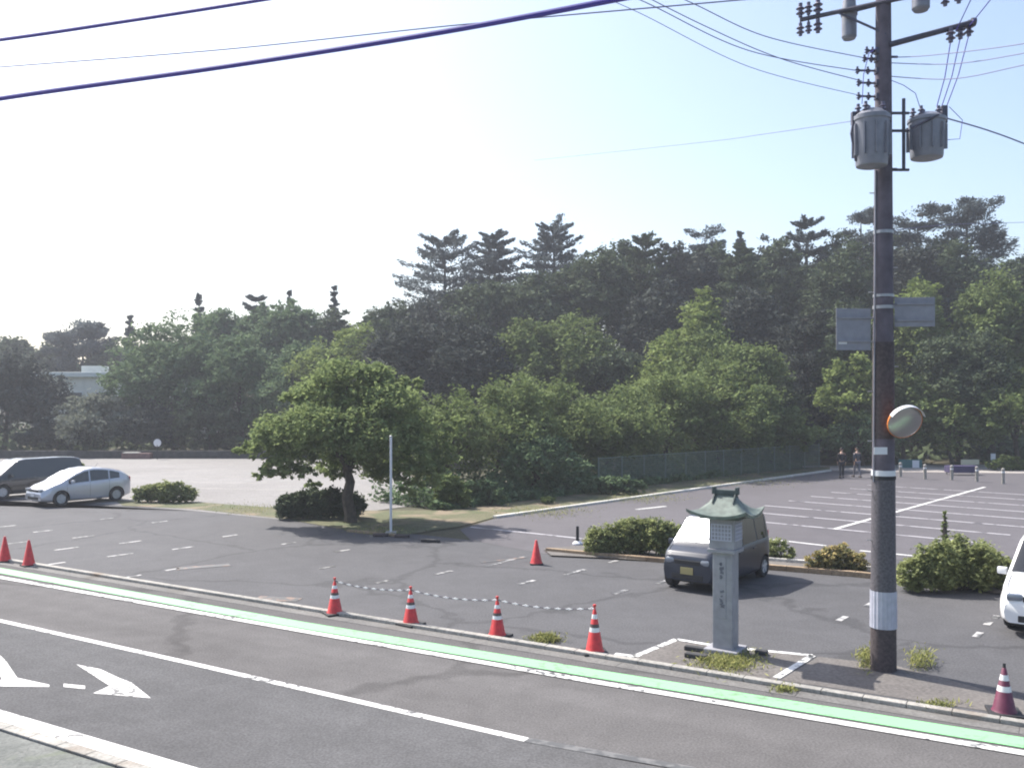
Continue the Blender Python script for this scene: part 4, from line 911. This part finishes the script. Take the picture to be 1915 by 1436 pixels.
    MB().box((Lc / 2 - .015, 0, gz), (.05, Wc * .46, .10), 0, bev=.015).build('grille', M['blackplastic'], root)
    MB().box((Lc / 2 - .02, 0, .36), (.06, Wc * .56, .13), 0, bev=.02).build('bumper_intake', M['blackplastic'], root)
    MB().box((Lc / 2 + .018, 0, .50), (.012, .33, .165), 0, bev=.004).build('license_plate', M[plate], root)
    MB().box((-Lc / 2 - .008, 0, .62), (.012, .33, .165), 0, bev=.004).build('license_plate', M[plate], root)
    x0_, x1_ = cab['shield']; wp = MB(); zt_ = lambda x: interp(top, x) + .03
    for y0_, y1_ in ((.50, .05), (-.05, -.45)): wp.tube([(x1_ - .0, y0_, zt_(x1_)), (x1_ - .14, y1_, zt_(x1_ - .14)), (x1_ - .16, y1_ - .08, zt_(x1_ - .16))], .009, 5)
    wp.build('wiper', M['blackplastic'], root)
    hs = MB(); xs_ = [x1_ + .1 + (Lc / 2 - x1_ - .22) * q / 8 for q in range(9)]
    for s_ in (-1, 1): hs.tube([(x, s_ * (sec(x)[5] - .09), interp(top, x) - .006) for x in xs_], .007, 4)
    hs.build('bonnet_seam', M['blackplastic'], root)
    MB().tube([(-.7, 0, interp(top, -.7)), (-.85, 0, interp(top, -.7) + .16)], .006, 5).build('aerial', M['blackplastic'], root)
    MB().box((0, 0, .24), (Lc - .5, Wc - .45, .12)).build('underbody', M['blackplastic'], root)
    for x in axs:
        for s_ in (-1, 1):
            wh = bpy.data.objects.new('wheel', None); COL.objects.link(wh); wh.parent = root; wh.location = (x, s_ * (Wc / 2 - .115), wr)
            MB().lathe([(wr * .62, -.09), (wr * .93, -.10), (wr, -.07), (wr, .07), (wr * .93, .10), (wr * .62, .09)], (0, 0, 0), 'Y', 28, cap=False).build('tyre', M['rubber'], wh, smooth=True)
            rm = MB(); rm.lathe([(wr * .64, .075 * s_), (wr * .60, .085 * s_), (wr * .58, .04 * s_), (0, .03 * s_)], (0, 0, 0), 'Y', 24, cap=False)
            for k in range(5):
                a = 2 * math.pi * k / 5 + .3; rm.box((math.cos(a) * wr * .32, s_ * .075, math.sin(a) * wr * .32), (wr * .62, .025, .06), mat=Matrix.Rotation(-a, 3, 'Y'))
            rm.lathe([(0, .095 * s_), (.045, .09 * s_), (.05, .05 * s_)], (0, 0, 0), 'Y', 12); rm.build('rim', M['rim'], wh, smooth=30)
    return root
kei = dict(L=3.4, W=1.475, wheel=.275, fo=.48, ro=.50, lampz=.72, tailz=.95, tailh=.4,
  top=[(-1.7, 1.0), (-1.66, 1.28), (-1.50, 1.63), (-1.35, 1.70), (-.9, 1.74), (.3, 1.73), (.62, 1.66), (1.18, 1.10), (1.30, 1.02), (1.60, .93), (1.68, .84), (1.7, .74)],
  belt=[(-1.7, 1.0), (-1.0, .99), (.5, .94), (1.2, .92), (1.7, .66)],
  cab=dict(shield=(.66, 1.17), rear=(-1.64, -1.46), side=[(-1.38, -.75), (-.70, .10), (.16, 1.0)], seams=[-.72, .13, 1.0], handles=[-.5, .32], mirror=.86))
mpv = dict(L=4.25, W=1.74, wheel=.32, fo=.86, ro=.76, lampz=.70, tailz=.92, tailh=.3,
  top=[(-2.125, .98), (-2.09, 1.06), (-1.95, 1.16), (-1.65, 1.32), (-1.2, 1.44), (-.7, 1.51), (-.25, 1.53), (.15, 1.48), (.55, 1.35), (1.15, 1.06), (1.30, .99), (1.7, .87), (1.98, .74), (2.08, .65), (2.125, .54)],
  belt=[(-2.125, .94), (-1.6, 1.04), (-.8, 1.0), (.4, .95), (1.2, .90), (1.7, .78), (2.125, .48)],
  cab=dict(shield=(.48, 1.14), rear=(-2.02, -1.50), side=[(-1.52, -1.04), (-.98, -.10), (-.03, .92)], seams=[-1.0, -.07, 1.0], handles=[-.75, .2], mirror=.80))
van = dict(L=4.7, W=1.70, wheel=.32, fo=.9, ro=.9, lampz=.76, tailz=1.05, tailh=.45,
  top=[(-2.35, 1.1), (-2.30, 1.35), (-2.16, 1.68), (-1.95, 1.76), (-1.2, 1.80), (.4, 1.79), (.75, 1.72), (1.50, 1.12), (1.64, 1.04), (2.1, .92), (2.28, .80), (2.35, .66)],
  belt=[(-2.35, 1.05), (-1.2, 1.04), (.6, .99), (1.5, .95), (2.35, .60)],
  cab=dict(shield=(.80, 1.50), rear=(-2.28, -2.10), side=[(-2.0, -1.15), (-1.08, .0), (.07, 1.25)], seams=[-1.1, .03, 1.28], handles=[-.85, .3], mirror=1.12))
fw = -STALL; rgt = Vector((.785, -.62, 0)).normalized()
# dark kei van: its near front corner (viewer's left) stands at x=1240
make_car('small dark van parked behind the stone sign, glare painted on its windscreen', 'van', G(1233, 1100) + rgt * .74, fw, kei, 'darkblue', 'cars in the car park', plate='yellowplate')
make_car('white minivan cut off by the right edge of the photo', 'van', G(1868, 1188) + rgt * .80, fw, van, 'carwhite', 'cars in the car park', shield='glass')
# silver car by the position of its front wheel on the camera side
fwheel = G(118, 947); mpv['L'] *= .93; mpv['top'] = [(x * .93, z * 1.02) for x, z in mpv['top']]; mpv['belt'] = [(x * .93, z) for x, z in mpv['belt']]; mpv['fo'] *= .93; mpv['ro'] *= .93
for k_ in ('shield', 'rear', 'seams', 'handles'): mpv['cab'][k_] = [q * .93 for q in mpv['cab'][k_]]
mpv['cab']['side'] = [(a_ * .93, b_ * .93) for a_, b_ in mpv['cab']['side']]; mpv['cab']['mirror'] *= .93
make_car('silver hatchback parked beside the rounded shrub', 'car', fwheel + fw * .86 - rgt * .87, fw, mpv, 'silver', 'cars in the car park')
fwheel = G(6, 934); make_car('dark minivan left of the silver hatchback, cut by the left edge', 'car', fwheel + fw * .9 - rgt * .85, fw, van, 'black', 'cars in the car park')

# ------------------------------------------------------------------ far structures
# pale building behind the trees
bl = thing('building', 'long pale flat-roofed building half hidden by the trees on the left', 'building', (-40, 92, 0), 0)
MB().box((0, 4, 3.4), (17, 8, 6.8)).build('wall', M['wall'], bl)
rfb = MB().box((0, 4, 7.0), (18, 9, .5), 0, bev=.05).build('roof', M['roof'], bl); MB().box((-4, 4, 7.6), (2, 2, .8)).build('roof_hatch', M['wall'], rfb)
for i in range(6):
    for z in (1.6, 4.6):
        wf = MB().box((-7 + i * 2.8, -.02, z), (1.6, .08, 1.4), 0, bev=.01).build('window', M['roof'], bl); MB().box((-7 + i * 2.8, -.07, z), (1.4, .02, 1.2)).build('pane', M['window'], wf)
# dark low wall at the end of the gravel yard
w0 = G(-150, 858); w1 = G(470, 858); mid = (w0 + w1) / 2; o = thing('low_wall', 'low dark wall along the far edge of the gravel yard', 'wall', (mid.x, mid.y + .5, 0))
Lw = (w1 - w0).length + 14
MB().box((0, 0, .28), (Lw, .3, .56), 0, bev=.03).build('wall_body', M['hedgewall'], o); MB().box((0, 0, .58), (Lw, .36, .04)).build('coping', M['hedgewall'], o)
# white disc on an added post, painted in for a sun glint
c = G(300, 858); o = thing('glint_disc', 'small white disc painted for a sun glint on an added dark post at the far edge of the gravel yard', 'sign', (c.x, c.y - .6, 0))
MB().tube([(0, 0, 0), (0, 0, 1.1)], .04, 8).build('post', M['rubber'], o)
MB().lathe([(0, -.03), (.27, -.03), (.29, 0), (.27, .03), (0, .03)], (0, 0, 1.25), 'Y', 20).build('disc', M['plate'], o); MB().lathe([(.29, -.02), (.35, -.02), (.35, .02), (.29, .02)], (0, 0.03, 1.25), 'Y', 20).build('rim', M['rubber'], o)  # pale disc draws the glint, dark rim its halo
# red-brown low vehicle-like planter beyond the gravel
c = G(262, 857); o = thing('planter_box', 'low reddish planter box with pale rim left of the glint disc', 'planter', (c.x, c.y - .5, 0))
MB().box((0, 0, .22), (2.2, .6, .44), 0, bev=.03).build('box', plain('terracotta', (.15, .085, .08), .8, noise=.3), o); MB().box((-.4, 0, .47), (1.2, .66, .06), 0, bev=.01).build('rim', M['kerbwhite'], o)
# mesh fence
f0 = G(1120, 915); f1 = G(1532, 874.5); f0 = f0 + Vector((0, .2, 0)); fd = (f1 - f0).normalized(); FL = (f1 - f0).length; fz = 1.55
o = thing('mesh_fence', 'green wire mesh fence along the verge in front of the cherry trees', 'fence', tuple(f0), math.atan2(fd.y, fd.x))
np_ = 12
for k in range(np_ + 1): MB().tube([(FL * k / np_, 0, 0), (FL * k / np_, 0, fz + .05)], .032, 8).build('post', M['mesh'], o)
ms = MB(); k = 0
while k * .11 < FL: ms.box((k * .11, .03, fz / 2 + .04), (.014, .014, fz - .06)); k += 1
for k in range(14): ms.box((FL / 2, .045, .08 + k * (fz - .1) / 13), (FL, .014, .014))
ms.build('wire_mesh', M['mesh'], o); MB().tube([(0, 0, fz), (FL, 0, fz)], .024, 6).build('top_rail', M['mesh'], o)
# bollards
bol = None
spec_b = [(1684, 892, 'leftmost of the five bollards, just right of the utility pole'), (1730, 896, 'second bollard from the left at the far side of the lot'), (1780, 898, 'middle one of the five bollards at the far side of the lot'), (1827, 901, 'fourth bollard from the left at the far side of the lot'), (1876, 905, 'rightmost of the five bollards at the far side of the lot')]
for x, y, l in spec_b:
    c = G(x, y)
    if bol is None:
        bol = thing('bollard', l, 'bollard', tuple(c), 0, 'bollards at the far side of the lot')
        MB().lathe([(.085, 0), (.085, .72), (.095, .74), (.095, .80), (.05, .86), (0, .87)], n=16).build('post', M['kerb'], bol, smooth=30)
        MB().lathe([(.09, .60), (.09, .68)], n=16).build('band', M['plate'], bol); cur = bol
    else: cur = copy_tree(bol)
    cur.location = tuple(c); cur['label'] = l
# boards and stalls beyond the bollards
def board(x, y0, y1, w, d, mat, label, legs=True, name='notice_board', cat='notice board'):
    c = P(x, (y0 + y1) / 2, d); h = (y1 - y0) * d / F; o = thing(name, label, cat, (c.x, c.y, 0))
    MB().box((0, 0, c.z), (w * d / F, .08, h), 0, bev=.01).build('panel', M[mat], o)
    for s_ in (-1, 1): MB().tube([(s_ * w * d / F * .42, .03, 0), (s_ * w * d / F * .42, .03, c.z + h * .4)], .035, 6).build('leg', M['darksteel'], o)
    return o, c, h
board(1814, 859, 869, 34, 60.5, 'cream', 'long cream board on two legs behind the bollards')
o, c, h = board(1702, 859, 876, 44, 60.2, 'teal', 'dark teal board with white sheet right of the utility pole')
MB().box((.35, -.06, c.z), (.45, .02, h * .8)).build('paper', M['plate'], o)
board(1857, 848, 860, 9, 61, 'plate', 'small upright white sign near the right edge behind the bollards', name='small_sign', cat='sign')
c = G(1798, 888); o = thing('covered_table', 'low table under a purple cloth behind the bollards', 'table', (c.x, c.y, .016))
MB().box((0, 0, .52), (1.7, .7, .05), 0, bev=.01).build('tabletop', M['purple'], o)
cl = MB(); cl.box((0, -.36, .33), (1.7, .02, .36)); cl.box((-.86, 0, .33), (.02, .7, .36)); cl.box((.86, 0, .33), (.02, .7, .36)); cl.build('cloth', M['purple'], o)
for a in (-1, 1):
    for b in (-1, 1): MB().box((a * .75, b * .28, .25), (.05, .05, .5)).build('leg', M['steel'], o)

# ------------------------------------------------------------------ people
def person(loc, heading, label, seed, top='clothdark', leg='clothdark'):
    root = thing('person', label, 'person', loc, heading, 'people walking at the end of the lot')
    def skin(name, V, E, Rr, mat, par, lvl=1):
        me = bpy.data.meshes.new(name); me.from_pydata(V, E, []); o = bpy.data.objects.new(name, me); COL.objects.link(o)
        md = o.modifiers.new('s', 'SKIN'); md.use_smooth_shade = True; s2 = o.modifiers.new('u', 'SUBSURF'); s2.levels = lvl; s2.render_levels = lvl
        for i, r in enumerate(Rr): me.skin_vertices[0].data[i].radius = (r[0], r[1]) if isinstance(r, tuple) else (r, r)
        me.skin_vertices[0].data[0].use_root = True
        bpy.context.view_layer.update(); dg = bpy.context.evaluated_depsgraph_get(); m2 = bpy.data.meshes.new_from_object(o.evaluated_get(dg)); o.modifiers.clear(); o.data = m2
        m2.materials.clear(); m2.materials.append(M[mat]); o.parent = par; return o
    st_ = .22 if seed else -.18
    # body: pelvis root; x forward, y left
    V = [(0, 0, .93), (0, 0, 1.10), (.01, 0, 1.28), (0, 0, 1.42), (.01, 0, 1.50), (.02, 0, 1.57), (.03, 0, 1.66), (.02, 0, 1.72),
         (0, .17, 1.38), (-.05 - st_ * .3, .22, 1.12), (.04 - st_ * .6, .21, .90), (.05 - st_ * .62, .21, .84),
         (0, -.17, 1.38), (-.05 + st_ * .3, -.22, 1.12), (.04 + st_ * .6, -.21, .90), (.05 + st_ * .62, -.21, .84),
         (0, .09, .88), (st_ * .5 + .04, .09, .50), (st_, .09, .09), (st_ + .13, .10, .04),
         (0, -.09, .88), (-st_ * .5 + .04, -.09, .50), (-st_ - .02, -.09, .09), (-st_ + .11, -.10, .04)]
    E = [(0, 1), (1, 2), (2, 3), (3, 4), (4, 5), (5, 6), (6, 7), (3, 8), (8, 9), (9, 10), (10, 11), (3, 12), (12, 13), (13, 14), (14, 15), (0, 16), (16, 17), (17, 18), (18, 19), (0, 20), (20, 21), (21, 22), (22, 23)]
    Rr = [(.15, .11), (.13, .10), (.155, .11), (.13, .09), .05, .055, .088, .07, .06, .045, .032, .03, .06, .045, .032, .03, .09, .06, .042, .035, .09, .06, .042, .035]
    for s_, w in ((1, 11), (-1, 15)):
        bx, by, bz = V[w]
        for k in range(5):
            a = len(V); dx = .03 - .018 * k if k < 4 else .05; ln = (.075, .085, .08, .065, .05)[k]
            V += [(bx + dx, by, bz - .035), (bx + dx + (.01 if k < 4 else .03), by - s_ * .01, bz - .035 - ln)]; E += [(w, a), (a, a + 1)]; Rr += [.011, .008]
    b = skin('body', V, E, Rr, 'skin', root)
    # clothes
    skin('jacket', [V[0], V[1], V[2], V[3], (.005, 0, 1.46)] + [V[8], V[9], (V[10][0], V[10][1], V[10][2] + .02), V[12], V[13], (V[14][0], V[14][1], V[14][2] + .02)], [(0, 1), (1, 2), (2, 3), (3, 4), (3, 5), (5, 6), (6, 7), (3, 8), (8, 9), (9, 10)], [(.17, .13), (.15, .12), (.175, .13), (.145, .105), .065, .072, .056, .043, .072, .056, .043], top, root)
    skin('trousers', [(0, 0, .95)] + [V[16], V[17], V[18], V[20], V[21], V[22]], [(0, 1), (1, 2), (2, 3), (0, 4), (4, 5), (5, 6)], [(.165, .125), .10, .075, .055, .10, .075, .055], leg, root)
    for w in (19, 23):
        x, y, z = V[w]; MB().box((x - .05, y, .045), (.27, .10, .09), 0, bev=.03).build('shoe', M['rubber'], root, smooth=True)
    skin('hair', [(.0, 0, 1.64), (-.02, 0, 1.70), (0, 0, 1.76)], [(0, 1), (1, 2)], [.088, .098, .06], 'hair', root)
    hx = .115
    fc = MB()
    for s_ in (-1, 1): fc.lathe([(0, -.008), (.012, 0), (0, .008)], (hx, s_ * .032, 1.655), 'X', 8)
    fc.box((hx + .004, 0, 1.60), (.01, .045, .010)); fc.build('face_features', M['hair'], b)
    nb = MB(); nb.lathe([(0, -.02), (.014, -.01), (.010, .01), (0, .02)], (hx + .01, 0, 1.632), 'Z', 8)
    for s_ in (-1, 1): nb.box((.02, s_ * .092, 1.645), (.03, .02, .055), 0, bev=.008)
    nb.build('nose_and_ears', M['skin'], b)
    return root
c = G(1574, 894); person((c.x, c.y, .01), R(75), 'person in black top and dark trousers walking away, the left one of the pair', 0)
c = G(1603, 893); person((c.x, c.y, .01), R(95), 'person in dark blue top and grey trousers walking away, nearer the utility pole', 1, top='darkblue', leg='clothgrey')

# ------------------------------------------------------------------ thin scattering box, added to lift the blacks as lens flare does
hz = MB().box((0, 190, 22), (420, 404, 46.4)).build('flare_haze', M['wire']); hz.data.materials.clear(); tag(hz, kind='stuff')
hm = bpy.data.materials.new('flare_haze_air'); hm.use_nodes = True; t_ = hm.node_tree; t_.nodes.remove(t_.nodes['Principled BSDF'])
pv = t_.nodes.new('ShaderNodeVolumePrincipled'); pv.inputs['Color'].default_value = (.86, .90, 1, 1); pv.inputs['Density'].default_value = 0.0009; pv.inputs['Anisotropy'].default_value = .3
t_.links.new(pv.outputs[0], t_.nodes['Material Output'].inputs['Volume']); hz.data.materials.append(hm)
